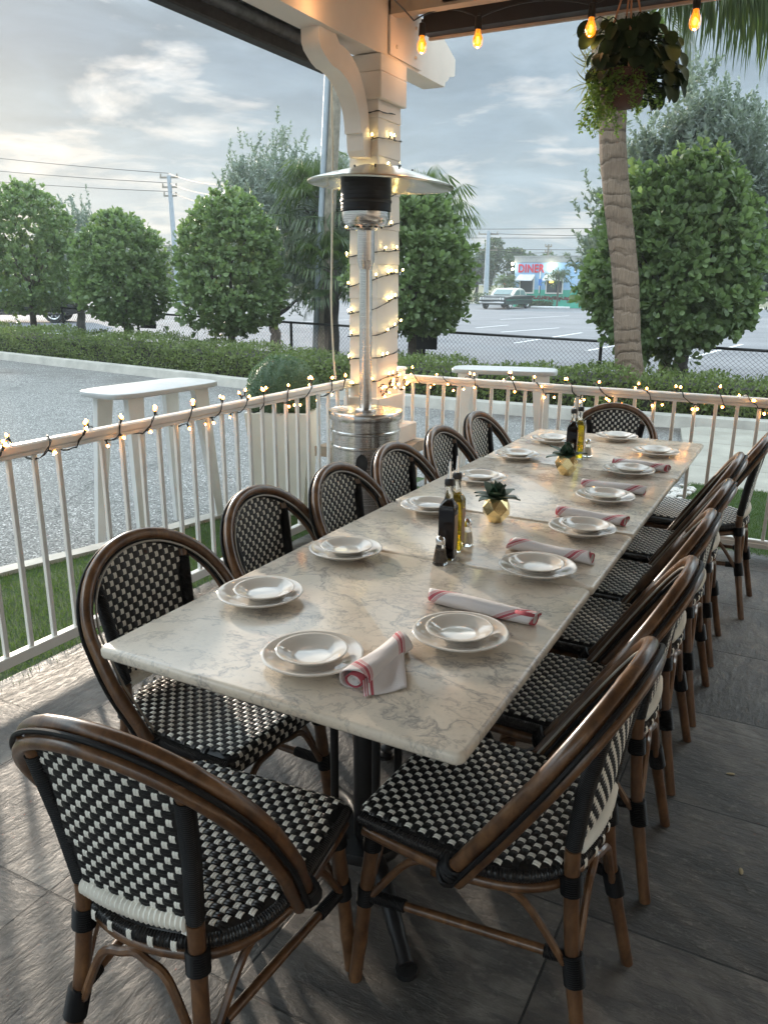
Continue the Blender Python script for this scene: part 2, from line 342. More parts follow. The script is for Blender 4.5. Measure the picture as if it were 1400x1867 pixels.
# ------------------------------------------------------------ mesh helpers
class MB:
    def __init__(s): s.v = []; s.f = []; s.m = []; s.uv = None
    def add(s, vs, fs, mi=0):
        o = len(s.v); s.v += [tuple(v) for v in vs]; s.f += [tuple(i + o for i in f) for f in fs]; s.m += [mi] * len(fs)
    def box(s, x0, x1, y0, y1, z0, z1, mi=0, M=None, bev=0):
        if bev > 0:
            b = bev; vs = []; 
            for sx_ in (0, 1):
                for sy_ in (0, 1):
                    for sz_ in (0, 1):
                        X = (x0, x1)[sx_]; Y = (y0, y1)[sy_]; Z = (z0, z1)[sz_]
                        dx_ = b if sx_ == 0 else -b; dy_ = b if sy_ == 0 else -b; dz_ = b if sz_ == 0 else -b
                        vs += [(X, Y + dy_, Z + dz_), (X + dx_, Y, Z + dz_), (X + dx_, Y + dy_, Z)]
            def I(a, b_, c_, k): return (a * 4 + b_ * 2 + c_) * 3 + k
            fs = [(I(0,0,0,0), I(0,0,1,0), I(0,1,1,0), I(0,1,0,0)), (I(1,0,0,0), I(1,1,0,0), I(1,1,1,0), I(1,0,1,0)),
                  (I(0,0,0,1), I(1,0,0,1), I(1,0,1,1), I(0,0,1,1)), (I(0,1,0,1), I(0,1,1,1), I(1,1,1,1), I(1,1,0,1)),
                  (I(0,0,0,2), I(0,1,0,2), I(1,1,0,2), I(1,0,0,2)), (I(0,0,1,2), I(1,0,1,2), I(1,1,1,2), I(0,1,1,2))]
            for a in (0, 1):
                for b_ in (0, 1):
                    fs.append((I(0,a,b_,1), I(1,a,b_,1), I(1,a,b_,2), I(0,a,b_,2)))
                    fs.append((I(a,0,b_,0), I(a,1,b_,0), I(a,1,b_,2), I(a,0,b_,2)))
                    fs.append((I(a,b_,0,0), I(a,b_,1,0), I(a,b_,1,1), I(a,b_,0,1)))
                    for c_ in (0, 1): fs.append((I(a,b_,c_,0), I(a,b_,c_,1), I(a,b_,c_,2)))
        else:
            vs = [(x, y, z) for x in (x0, x1) for y in (y0, y1) for z in (z0, z1)]
            fs = [(0, 1, 3, 2), (4, 6, 7, 5), (0, 4, 5, 1), (2, 3, 7, 6), (0, 2, 6, 4), (1, 5, 7, 3)]
        if M is not None: vs = [M @ Vector(v) for v in vs]
        s.add(vs, fs, mi); return s
    def tube(s, pts, r, seg=10, mi=0, cap=True, closed=False, flat=None):
        pts = [Vector(p_) for p_ in pts]; n = len(pts)
        rr = r if hasattr(r, '__len__') else [r] * n
        tg = []
        for i in range(n):
            if closed: a = pts[(i + 1) % n] - pts[i - 1]
            else: a = pts[min(i + 1, n - 1)] - pts[max(i - 1, 0)]
            tg.append(a.normalized() if a.length > 1e-9 else Vector((0, 0, 1)))
        u = tg[0].orthogonal().normalized()
        if flat is not None:
            u = (Vector(flat) - tg[0] * Vector(flat).dot(tg[0])).normalized()
        vs = []
        for i in range(n):
            u = (u - tg[i] * u.dot(tg[i])).normalized(); v = tg[i].cross(u)
            for k in range(seg):
                a = 2 * PI * k / seg
                vs.append(pts[i] + (u * math.cos(a) + v * math.sin(a)) * rr[i])
        fs = []
        for i in range(n if closed else n - 1):
            j = (i + 1) % n
            for k in range(seg):
                fs.append((i * seg + k, i * seg + (k + 1) % seg, j * seg + (k + 1) % seg, j * seg + k))
        if cap and not closed:
            fs.append(tuple(range(seg))[::-1]); fs.append(tuple((n - 1) * seg + k for k in range(seg)))
        s.add(vs, fs, mi); return s
    def lathe(s, prof, c=(0, 0, 0), seg=32, mi=0, M=None, cap=False):
        vs = []; fs = []
        for (r, z) in prof:
            for k in range(seg):
                a = 2 * PI * k / seg; v = Vector((c[0] + r * math.cos(a), c[1] + r * math.sin(a), c[2] + z))
                vs.append(M @ v if M is not None else v)
        for i in range(len(prof) - 1):
            for k in range(seg):
                fs.append((i * seg + k, i * seg + (k + 1) % seg, (i + 1) * seg + (k + 1) % seg, (i + 1) * seg + k))
        if cap: fs.append(tuple(range(seg))[::-1]); fs.append(tuple((len(prof) - 1) * seg + k for k in range(seg)))
        s.add(vs, fs, mi); return s
    def prism(s, poly, axis, a, b, mi=0):
        n = len(poly)
        def P(u, v, w_):
            return {'x': (w_, u, v), 'y': (u, w_, v), 'z': (u, v, w_)}[axis]
        vs = [P(u, v, a) for u, v in poly] + [P(u, v, b) for u, v in poly]
        fs = [tuple(range(n))[::-1], tuple(range(n, 2 * n))] + [(i, (i + 1) % n, n + (i + 1) % n, n + i) for i in range(n)]
        s.add(vs, fs, mi); return s
    def sphere(s, c, r, mi=0, seg=10, rings=7, sc=(1, 1, 1)):
        prof = []
        vs = []; fs = []
        for i in range(rings + 1):
            th = PI * i / rings
            for k in range(seg):
                a = 2 * PI * k / seg
                vs.append((c[0] + r * sc[0] * math.sin(th) * math.cos(a), c[1] + r * sc[1] * math.sin(th) * math.sin(a), c[2] + r * sc[2] * math.cos(th)))
        for i in range(rings):
            for k in range(seg): fs.append((i * seg + k, (i + 1) * seg + k, (i + 1) * seg + (k + 1) % seg, i * seg + (k + 1) % seg))
        s.add(vs, fs, mi); return s
    def mesh(s, name, mats, smooth=True):
        me = bpy.data.meshes.new(name); me.from_pydata(s.v, [], s.f)
        mats = mats if isinstance(mats, (list, tuple)) else [mats]
        for mm in mats: me.materials.append(MATS[mm])
        if len(mats) > 1: me.polygons.foreach_set('material_index', s.m)
        if smooth:
            me.polygons.foreach_set('use_smooth', [True] * len(s.f))
            try: me.set_sharp_from_angle(angle=RAD(smooth if smooth is not True else 40))
            except Exception: pass
        me.update(); return me
def obj(name, mb, mats, parent=None, smooth=True):
    me = mb.mesh(name, mats, smooth) if isinstance(mb, MB) else mb
    o = bpy.data.objects.new(name, me); COL.objects.link(o)
    if parent is not None: o.parent = parent
    return o
def tag(o, label=None, cat=None, group=None, kind=None):
    if label: o['label'] = label
    if cat: o['category'] = cat
    if group: o['group'] = group
    if kind: o['kind'] = kind
    return o
def thing(name, label, cat, loc=(0, 0, 0), rz=0, group=None):
    o = bpy.data.objects.new(name, None); COL.objects.link(o); o.empty_display_size = .1
    o.location = loc; o.rotation_euler = (0, 0, rz)
    return tag(o, label, cat, group)
def dup(root, loc=None, rz=None, label=None, group=None, scale=None):
    r = root.copy(); COL.objects.link(r)
    if loc is not None: r.location = loc
    if rz is not None: r.rotation_euler = (0, 0, rz)
    if scale is not None: r.scale = scale
    if label: r['label'] = label
    if group: r['group'] = group
    for ch in list(root.children):
        c = ch.copy(); COL.objects.link(c); c.parent = r
        for g_ in list(ch.children):
            d = g_.copy(); COL.objects.link(d); d.parent = c
    return r
def struct(name, mb, mats, smooth=False):
    o = obj(name, mb, mats, smooth=smooth); o['kind'] = 'structure'; return o
def spline(pts, n=8, closed=False):
    P = [Vector(p_) for p_ in pts]; out = []; N = len(P)
    rng = N if closed else N - 1
    for i in range(rng):
        if closed: p0, p1, p2, p3 = P[i - 1], P[i], P[(i + 1) % N], P[(i + 2) % N]
        else: p0, p1, p2, p3 = P[max(i - 1, 0)], P[i], P[i + 1], P[min(i + 2, N - 1)]
        for k in range(n):
            q_ = k / n
            out.append(.5 * ((2 * p1) + (p2 - p0) * q_ + (2 * p0 - 5 * p1 + 4 * p2 - p3) * q_ ** 2 + (3 * p1 - p0 - 3 * p2 + p3) * q_ ** 3))
    if not closed: out.append(P[-1])
    return out
def resample(pts, step):
    P = [Vector(p_) for p_ in pts]; d = [0]
    for a, b in zip(P, P[1:]): d.append(d[-1] + (b - a).length)
    n = max(2, int(d[-1] / step) + 1); out = []; j = 0
    for i in range(n):
        L = d[-1] * i / (n - 1)
        while j < len(d) - 2 and d[j + 1] < L: j += 1
        q_ = (L - d[j]) / max(1e-9, d[j + 1] - d[j]); out.append(P[j].lerp(P[j + 1], q_))
    return out
def ridged(mb, pts, r, pitch=.005, amp=.12, seg=10, mi=0):
    P = resample(pts, pitch / 2)
    mb.tube(P, [r * (1 + (amp if i % 2 else -amp * .3)) for i in range(len(P))], seg, mi)
def flat(x0, x1, y0, y1, z, nx=1, ny=1):
    mb = MB(); 
    vs = [(x0 + (x1 - x0) * i / nx, y0 + (y1 - y0) * j / ny, z) for j in range(ny + 1) for i in range(nx + 1)]
    fs = [(j * (nx + 1) + i, j * (nx + 1) + i + 1, (j + 1) * (nx + 1) + i + 1, (j + 1) * (nx + 1) + i) for j in range(ny) for i in range(nx)]
    mb.add(vs, fs); return mb

# leaves: numpy batches -------------------------------------------------
def leaves_mesh(name, P, D, N, L, Wd, mat, bend=.15, kind='obovate', extra=None):
    """P bases, D directions, N normals; a six-vertex blade per leaf"""
    P = np.asarray(P, float); D = np.asarray(D, float); N = np.asarray(N, float); n = len(P)
    L = np.broadcast_to(np.asarray(L, float), (n,))[:, None]; Wd = np.broadcast_to(np.asarray(Wd, float), (n,))[:, None]
    D = D / np.maximum(1e-9, np.linalg.norm(D, axis=1, keepdims=True))
    N = N - D * (N * D).sum(1, keepdims=True); N = N / np.maximum(1e-9, np.linalg.norm(N, axis=1, keepdims=True))
    X = np.cross(D, N)
    a, wa, b, wb = {'obovate': (.40, .32, .78, .5), 'lance': (.33, .5, .7, .32), 'blade': (.3, .5, .65, .35)}[kind]
    pts = [P, P + D * L * a - X * Wd * wa + N * L * bend * .3, P + D * L * a + X * Wd * wa + N * L * bend * .3,
           P + D * L * b - X * Wd * wb + N * L * bend * .1, P + D * L * b + X * Wd * wb + N * L * bend * .1, P + D * L - N * L * bend * .5]
    V = np.stack(pts, 1).reshape(-1, 3)
    base = (np.arange(n) * 6)[:, None]
    tri1 = base + np.array([[0, 2, 1]]); quad = base + np.array([[1, 2, 4, 3]]); tri2 = base + np.array([[3, 4, 5]])
    loops = np.concatenate([tri1, quad, tri2], 1).reshape(-1)
    sizes = np.tile([3, 4, 3], n); starts = np.concatenate([[0], np.cumsum(sizes)[:-1]])
    me = bpy.data.meshes.new(name)
    me.vertices.add(len(V)); me.vertices.foreach_set('co', V.ravel())
    me.loops.add(len(loops)); me.loops.foreach_set('vertex_index', loops.astype(np.int32))
    me.polygons.add(len(sizes)); me.polygons.foreach_set('loop_start', starts.astype(np.int32))
    try: me.polygons.foreach_set('loop_total', sizes.astype(np.int32))
    except Exception: pass
    me.materials.append(MATS[mat]); me.update(); me.validate()
    me.polygons.foreach_set('use_smooth', np.ones(len(sizes), bool))
    return me
def rnd_unit(rg, n):
    v = rg.normal(size=(n, 3)); return v / np.linalg.norm(v, axis=1, keepdims=True)

# ============================================================ THE SETTING
rg = np.random.default_rng(7); random.seed(5)
# ground sheet to the horizon, far lot, near lot
struct('ground', flat(-700, 700, -300, 900, -.20), 'ground_soil')
struct('parking_lot', flat(-110, 60, 12.0, 66, -.125), 'asphalt_grey')
def strip(poly, z, mat, name, kind='structure', thick=None):
    mb = MB()
    if thick: mb.prism(poly, 'z', z - thick, z)
    else: mb.add([(x, y, z) for x, y in poly], [tuple(range(len(poly)))])
    o = obj(name, mb, mat, smooth=False); o['kind'] = kind; return o
struct('driveway', flat(-40, 12, -30, 11.6, -.085), 'asphalt_light')
mb = MB()
for (a, b) in (((-11.7, 29.5), (-11.4, 32.4)), ((-9.9, 27.4), (-9.0, 31.6)), ((-7.7, 22.5), (-7.4, 28.9)), ((-13.5, 37.2), (-12.1, 44.3)), ((-5.2, 21.0), (-4.6, 27.3)), ((-2.6, 20), (-1.9, 26)), ((-20, 27), (-19, 33)), ((-24.5, 26), (-23.2, 32)), ((-16.6, 30), (-15.8, 36)), ((-6, 36), (-5, 43)), ((.2, 19), (1, 25))):
    a = Vector(a); b = Vector(b); n_ = (b - a).orthogonal().normalized() * .06
    mb.add([(*(a - n_), -.119), (*(a + n_), -.119), (*(b + n_), -.119), (*(b - n_), -.119)], [(0, 1, 2, 3)])
mb.add([(-60, 17.9, -.119), (-18, 17.9, -.119), (-18, 18.05, -.119), (-60, 18.05, -.119)], [(0, 1, 2, 3)])
struct('parking_lines', mb, 'white_line')
# patio floor slab
mb = MB(); mb.box(-2.66, 6, -6, 5.0, -.2, 0)
struct('patio_floor', mb, 'slate_tile')
# turf + kerb beside the patio
KX = [(-4.5, -3), (-4.25, 0), (-4.0, 1.2), (-3.80, 2.5), (-3.62, 3.2), (-3.46, 4.1), (-3.30, 5.0), (-3.12, 5.75)]
kerb = [tuple(p_)[:2] for p_ in spline([(x, y, 0) for x, y in KX], 5)]
inner = [(x + .11, y) for x, y in kerb]
mb = MB()
for i in range(len(kerb) - 1):
    (x0, y0), (x1, y1) = kerb[i], kerb[i + 1]; (u0, v0), (u1, v1) = inner[i], inner[i + 1]
    mb.add([(x0, y0, -.15), (x1, y1, -.15), (x1 + .01, y1, .018), (x0 + .01, y0, .018), (u0, v0, .018), (u1, v1, .018), (u1, v1, -.15), (u0, v0, -.15)], [(0, 1, 2, 3), (3, 2, 5, 4), (4, 5, 6, 7)])
struct('kerb', mb, 'concrete_curb')
mb = MB()
for i in range(len(inner) - 1):
    (x0, y0), (x1, y1) = inner[i], inner[i + 1]; mb.add([(x0, y0, -.006), (-2.66, y0, -.006), (-2.66, y1, -.006), (x1, y1, -.006)], [(0, 1, 2, 3)])
mb.add([(-2.66, 5.0, -.006), (-.95, 5.0, -.006), (-.95, 5.45, -.006), (-2.66, 5.45, -.006)], [(0, 1, 2, 3)])
mb.add([(-.95, 5.0, -.006), (4, 5.0, -.006), (4, 6.65, -.006), (-.72, 6.65, -.006), (-.80, 6.1, -.006)], [(0, 1, 2, 3, 4)])
struct('turf_ground', mb, 'turf_base')
def grass(name, n, inside, seed):
    r_ = np.random.default_rng(seed); P = []
    while len(P) < n:
        c = inside(r_); 
        if c is not None: P.append(c)
    P = np.array(P); n = len(P)
    D = np.stack([r_.normal(0, .45, n), r_.normal(0, .45, n), np.ones(n)], 1)
    me = leaves_mesh(name, P, D, rnd_unit(r_, n), r_.uniform(.012, .028, n), .0028, 'grass_blade', .1, 'blade')
    o = obj(name, me, None); o['kind'] = 'stuff'; return o
ky = np.array([p_[1] for p_ in inner]); kx = np.array([p_[0] for p_ in inner])
def in_left(r_):
    y = r_.uniform(.9, 5.0); x = r_.uniform(-4.1, -2.58)
    return (x, y, -.006) if x > np.interp(y, ky, kx) + .005 and (x < -2.66 or r_.random() < .04) else None
def in_right(r_):
    x = r_.uniform(-2.6, 1.2); y = r_.uniform(4.95, 6.66)
    if x < -.95: return (x, y, -.006) if (y < 5.45 and r_.random() < .5) else None
    return (x, y, -.006) if x > -.95 + (y - 5) * .12 else None
tag(grass('turf_grass', 42000, in_left, 1), 'short green turf blades between the kerb and the railing', None, None, 'stuff')
tag(grass('turf_grass', 40000, in_right, 2), 'short green turf blades beyond the front railing', None, None, 'stuff')
strip([(-.745, 6.65), (4, 6.65), (4, 9.95), (-1.02, 9.72), (-1.22, 9.5)], -.03, 'concrete_walk', 'walkway', thick=.12)
# white pebbles
mb = MB()
for i in range(230):
    x = rg.uniform(-1.1, -.62); y = rg.uniform(5.35, 6.45)
    if abs(x + .95 - (y - 5.35) * .10) > .19: continue
    r_ = rg.uniform(.018, .035); mb.sphere((x, y, .004 + rg.uniform(0, .02)), r_, 0, 8, 5, (1, rg.uniform(.6, 1.1), .6))
tag(obj('white_pebbles', mb, 'pebble'), 'bed of small white pebbles at the turf edge', None, None, 'stuff')
# far kerb
FK = spline([(-34, 13.9, 0), (-24, 12.6, 0), (-15.2, 11.10, 0), (-9.87, 10.33, 0), (-7.9, 9.98, 0), (-4.9, 9.66, 0), (-1.3, 9.78, 0), (3, 10.25, 0), (9, 11.2, 0)], 6)
mb = MB()
for a, b in zip(FK, FK[1:]):
    mb.add([(a.x, a.y, -.1), (b.x, b.y, -.1), (b.x, b.y + .035, .05), (a.x, a.y + .035, .05), (a.x, a.y + .20, .06), (b.x, b.y + .20, .06), (b.x, b.y + .22, -.1), (a.x, a.y + .22, -.1)], [(0, 1, 2, 3), (3, 2, 5, 4), (4, 5, 6, 7)])
struct('far_kerb', mb, 'concrete_curb')
mb = MB()
for a, b in zip(FK, FK[1:]): mb.add([(a.x, a.y + .2, -.01), (b.x, b.y + .2, -.01), (b.x, b.y + 3.2, -.01), (a.x, a.y + 3.2, -.01)], [(0, 1, 2, 3)])
struct('planting_bed', mb, 'soil')

# roof, beams, building shell behind the camera
mb = MB(); mb.box(-2.95, 4.5, -3.4, 5.02, 3.13, 3.25)
for i in range(4, 14): mb.box(-2.9, 4.4, -5.8 + i * .8, -5.72 + i * .8, 3.02, 3.127)
struct('roof', mb, 'roof_boards')
mb = MB(); mb.box(3.6, 3.8, -6, 5.02, 0, 3.12); struct('wall_right', mb, 'beige_paint')


# column with pier, cap, mouldings, bracket and beam
col = thing('column', 'cream siding column on a stone pier wrapped in fairy lights', 'column', (-2.53, 4.615, 0))
def cb(x0, x1, y0, y1, z0, z1, name, mat, bev=.006):
    mb = MB(); mb.box(x0 + 2.53, x1 + 2.53, y0 - 4.615, y1 - 4.615, z0, z1, bev=bev); return obj(name, mb, mat, col)
mb = MB()
z = .82
while z < 2.555:
    h = min(.205, 2.56 - z); e = .004
    vs = [(sx * (.096 + (e if b else 0)), sy * (.142 + (e if b else 0)), z + (0 if b else h - .001)) for b in (1, 0) for sx, sy in ((-1, -1), (1, -1), (1, 1), (-1, 1))]
    mb.add(vs, [(0, 1, 5, 4), (1, 2, 6, 5), (2, 3, 7, 6), (3, 0, 4, 7), (3, 2, 1, 0), (4, 5, 6, 7)]); z += .205
obj('shaft', mb, 'beige_paint', col, smooth=False)
cb(-2.66, -2.40, 4.44, 4.79, .62, .82, 'lower_casing', 'beige_paint')
cb(-2.70, -2.33, 4.40, 4.86, .50, .62, 'base_casing', 'beige_paint')
mb = MB()
r2 = np.random.default_rng(3)
pts = []
for i in range(40):
    a = 2 * PI * i / 40; q_ = max(abs(math.cos(a)), abs(math.sin(a)))
    pts.append((math.cos(a) / q_ * .27 + r2.normal(0, .008), math.sin(a) / q_ * .30 + r2.normal(0, .008)))
mb.prism(pts, 'z', .43, .498)
obj('stone_cap', mb, 'stone', col, smooth=30)
mb = MB(); z = 0
for k in range(4):
    for j in range(2):
        for i in range(2):
            mb.box(-.22 + i * .22 + .004, -.22 + (i + 1) * .22 - .004, -.25 + j * .25 + .004, -.25 + (j + 1) * .25 - .004, z + .003, z + .103, bev=.012)
    z += .107
obj('pier', mb, 'stone', col, smooth=30)
cb(-2.655, -2.405, 4.45, 4.785, 2.555, 2.70, 'capital', 'beige_paint')
cb(-2.645, -2.412, 4.46, 4.80, 2.70, 2.795, 'capital_top', 'beige_paint')
# bracket profile in (y, z)
bp = [(4.468, 2.24), (4.40, 2.24), (4.375, 2.27), (4.37, 2.30), (4.365, 2.36)]
for i in range(13):
    a = i / 12 * PI / 2; bp.append((4.365 - .30 * (1 - math.cos(a)) - .02, 2.36 + .28 * math.sin(a)))
bp += [(4.00, 2.655), (3.965, 2.675), (3.925, 2.70), (3.905, 2.735), (3.905, 2.80)]
bp += [(4.075, 2.80)]
for i in range(13):
    a = (1 - i / 12) * PI / 2; bp.append((4.445 - .33 * (1 - math.cos(a)), 2.36 + .40 * math.sin(a)))
bp += [(4.468, 2.33)]
mb = MB(); mb.prism([(y - 4.615, z_) for y, z_ in bp], 'x', -.055, .055)
obj('bracket', mb, 'beam_paint', col, smooth=30)
mb = MB()
prof = [(-3.4, 2.80), (5.42, 2.80), (5.43, 2.83), (5.47, 2.85), (5.50, 2.88), (5.56, 2.89), (5.585, 2.90), (5.585, 3.0), (5.30, 3.118), (-3.4, 3.118)]
mb.prism(prof, 'x', -2.60, -2.44)
beam = tag(obj('side_beam', mb, 'beam_paint', smooth=30), 'cream painted roof beam with a carved tail over the column', 'beam')
beam['kind'] = 'structure'
mb = MB(); mb.box(-2.437, -2.425, 4.60, 5.02, 2.815, 3.10)
obj('splice_plate', mb, 'beam_paint', beam, smooth=False)
mb = MB()
for yy in (4.68, 4.94):
    for zz_ in (2.87, 3.03): mb.sphere((-2.424, yy, zz_), .011, 0, 8, 6)
obj('bolts', mb, 'beam_paint', beam)
# dark header and roller screens
mb = MB(); mb.box(-2.36, 4.4, 4.90, 5.0, 2.985, 3.12); 
hd = tag(obj('header', mb, 'dark_header', smooth=False), 'dark header over the front railing', 'beam'); hd['kind'] = 'structure'
mb = MB(); mb.box(-2.36, 4.4, 4.982, 5.004, 2.968, 2.983); obj('header_trim', mb, 'trim_light', hd, smooth=False)
mb = MB(); mb.box(-2.10, 4.4, 4.6, 4.66, 3.035, 3.125)
tag(obj('cross_beam', mb, 'beam_paint', smooth=False), 'pale board under the roof beside the column', 'board', None, 'structure')
rs = thing('roller_screen', 'rolled up dark mesh screen under the side beam', 'screen', (-2.75, 0, 2.8))
mb = MB(); mb.box(-.055, .03, -3.4, 4.45, -.085, -.02, bev=.008); obj('bottom_bar', mb, 'dark_fabric', rs)
mb = MB(); mb.tube([(-.01, -3.4, .03), (-.01, 4.45, .03)], .036, 14); obj('roll', mb, 'grey_tube', rs)
mb = MB(); mb.box(-.09, .10, -3.4, 4.42, .075, .31, bev=.005); obj('housing', mb, 'dark_fabric', rs)
mb = MB(); mb.tube(spline([(-2.66, 4.32, 2.74), (-2.655, 4.32, 2.2), (-2.665, 4.32, 1.7), (-2.672, 4.32, 1.4), (-2.66, 4.32, 1.1), (-2.645, 4.32, .94)], 5), .006, 6)
tag(obj('pull_cord', mb, 'cord'), 'long pale cord hanging beside the column', 'cord')

# ------------------------------------------------------------ railings
def railing(name, label, along, a0, a1, fixed, skips=(), step=.1135, zt=.93, nposts=()):
    t_ = thing(name, label, 'railing', (0, 0, 0), 0)
    def B(mb, p0, p1, q0, q1, z0, z1, bev=.003):
        if along == 'y': mb.box(q0, q1, p0, p1, z0, z1, bev=bev)
        else: mb.box(p0, p1, q0, q1, z0, z1, bev=bev)
    mb = MB(); B(mb, a0, a1, fixed - .024, fixed + .024, zt - .034, zt, .007); B(mb, a0, a1, fixed - .016, fixed + .016, zt - .052, zt - .036)
    obj('top_rail', mb, 'white_paint', t_)
    mb = MB(); B(mb, a0, a1, fixed - .018, fixed + .018, .066, .112); B(mb, a0, a1, fixed - .026, fixed - .0185, .066, .095)
    obj('bottom_rail', mb, 'white_paint', t_)
    src = None; a = a1 - .05
    while a > a0:
        if not any(abs(a - s_) < .05 for s_ in skips):
            if src is None:
                mb = MB(); mb.box(-.0095, .0095, -.0095, .0095, .112, zt - .053, bev=.002); src = obj('picket', mb, 'white_paint', t_); o = src
            else: o = src.copy(); COL.objects.link(o)
            o.location = (fixed, a, 0) if along == 'y' else (a, fixed, 0)
        a -= step
    return t_
railing('railing', 'white metal railing on the left beside the turf and driveway', 'y', .55, 4.465, -2.62, skips=(2.22,))
fr_ = railing('railing', 'white metal railing across the far end beyond the table', 'x', -2.46, 1.3, 4.90)
mb = MB(); mb.box(-2.515, -2.455, 4.87, 4.93, 0, .955, bev=.004); mb.box(-2.525, -2.445, 4.86, 4.94, .955, .98, bev=.01)
obj('newel_post', mb, 'white_paint', fr_)

# ------------------------------------------------------------ fairy lights
def bulb_proto():
    a = MB(); a.sphere((0, 0, .012), .0046, 0, 8, 6, (1, 1, 1.6))
    for k in range(5):
        th = 2 * PI * k / 5; c_, s_ = math.cos(th), math.sin(th)
        a.add([(.003 * c_ - .0028 * s_, .003 * s_ + .0028 * c_, .002), (.003 * c_ + .0028 * s_, .003 * s_ - .0028 * c_, .002), (.0125 * c_, .0125 * s_, .013), (.0075 * c_, .0075 * s_, .0045)], [(0, 3, 2), (3, 1, 2)], 1)
    b = MB(); b.tube([(0, 0, -.016), (0, 0, .004)], [.0042, .0050], 6)
    return a, b
ba, bb = bulb_proto()
BM = {k: ba.mesh('bulb', [k, k.replace('bulb', 'petal')], True) for k in ('bulb_amber', 'bulb_warm')}
SM = bb.mesh('socket', ['wire_green_black'], True)
def light_string(name, label, pts, bulbs, kind, r=.0022):
    t_ = thing(name, label, 'string lights', tuple(pts[0]))
    o0 = Vector(pts[0]); mb = MB(); P = [Vector(p_) - o0 for p_ in pts]; mb.tube(P, r, 5); 
    P2 = [p_ + Vector((math.sin(i * 1.3) * .004, math.cos(i * 1.7) * .004, math.sin(i * .9) * .004)) for i, p_ in enumerate(P)]
    mb.tube(P2, r, 5)
    obj('wire', mb, 'wire_green_black', t_)
    for (p_, d) in bulbs:
        s_ = bpy.data.objects.new('socket', SM); COL.objects.link(s_); s_.parent = t_
        s_.location = Vector(p_) - o0; s_.rotation_mode = 'QUATERNION'; s_.rotation_quaternion = Vector(d).to_track_quat('Z', 'Y')
        b_ = bpy.data.objects.new('bulb', BM[kind]); COL.objects.link(b_); b_.parent = s_
    return t_
def rail_string(label, along, a0, a1, fixed, seed, kind, n):
    r_ = random.Random(seed); pts = []; L = a1 - a0; turns = L / .21; N = int(L / .012)
    for i in range(N + 1):
        q_ = i / N; a = a0 + L * q_; th = 2 * PI * turns * q_ + .9 * math.sin(q_ * 19) + .5 * math.sin(q_ * 47)
        rr = .036 + .010 * math.sin(q_ * 31)
        lift = .012 * math.sin(q_ * 61)
        off_ = rr * math.cos(th); zz_ = .905 + rr * 1.0 * math.sin(th) + lift
        if abs(off_) < .027 and abs(zz_ - .905) < .030: zz_ = .905 + math.copysign(.032, zz_ - .905)
        pts.append((fixed + off_, a, zz_) if along == 'y' else (a, fixed + off_, zz_))
    bulbs = []
    for k in range(n):
        i = min(N, max(0, int((k + .5 + r_.uniform(-.9, .9)) / n * N))); p_ = Vector(pts[i])
        c = Vector((fixed, p_.y, .905)) if along == 'y' else Vector((p_.x, fixed, .905))
        out = (p_ - c).normalized(); ax = Vector((0, 1, 0)) if along == 'y' else Vector((1, 0, 0))
        up_ = Vector((0, 0, .9 if out.z > -.2 else -.25))
        d = (out + up_ + ax * r_.uniform(-.5, .5) + Vector((0, 0, r_.uniform(-.1, .4)))).normalized()
        bulbs.append((p_ + d * .017, d))
    return light_string('string_lights', label, pts, bulbs, kind)
rail_string('amber string lights wound round the left railing', 'y', 1.2, 4.44, -2.62, 3, 'bulb_amber', 62)
rail_string('amber string lights wound round the far railing', 'x', -2.42, .6, 4.90, 4, 'bulb_amber', 60)
# spiral on the column
pts = []; bulbs = []; r_ = random.Random(9)
hx, hy = .108, .155
def perim(q_):
    q_ = q_ % 1.0; P = 4 * (hx + hy); d = q_ * P
    if d < 2 * hx: return Vector((-hx + d, -hy, 0)), Vector((0, -1, 0))
    d -= 2 * hx
    if d < 2 * hy: return Vector((hx, -hy + d, 0)), Vector((1, 0, 0))
    d -= 2 * hy
    if d < 2 * hx: return Vector((hx - d, hy, 0)), Vector((0, 1, 0))
    d -= 2 * hx
    return Vector((-hx, hy - d, 0)), Vector((-1, 0, 0))
turns = 10.4; N = 500
for i in range(N + 1):
    q_ = i / N; p_, n_ = perim(q_ * turns)
    zz_ = .88 + 1.64 * q_ + .015 * math.sin(q_ * 80)
    pts.append((-2.53 + p_.x, 4.615 + p_.y, zz_))
    if r_.random() < .165 and len(bulbs) < 90:
        d = (n_ * .35 + Vector((r_.uniform(-.4, .4), r_.uniform(-.4, .4), 1))).normalized()
        bulbs.append((Vector(pts[-1]) + n_ * .008 + d * .014, d))
light_string('string_lights', 'warm white string lights spiralling up the cream column', pts, bulbs, 'bulb_warm')
# tangle at the foot of the spiral
pts = []; bulbs = []
for i in range(90):
    q_ = i / 89; pts.append((-2.415 + .02 * math.sin(q_ * 25), 4.46 + .42 * q_, .885 + .035 * math.sin(q_ * 23) - .02 * math.sin(q_ * 9)))
    if i % 5 == 2:
        d = Vector((.6, r_.uniform(-.4, .2), r_.uniform(-.3, 1))).normalized(); bulbs.append((Vector(pts[-1]) + d * .016, d))
light_string('string_lights', 'bunched string lights where the column meets the far railing', pts, bulbs, 'bulb_amber')

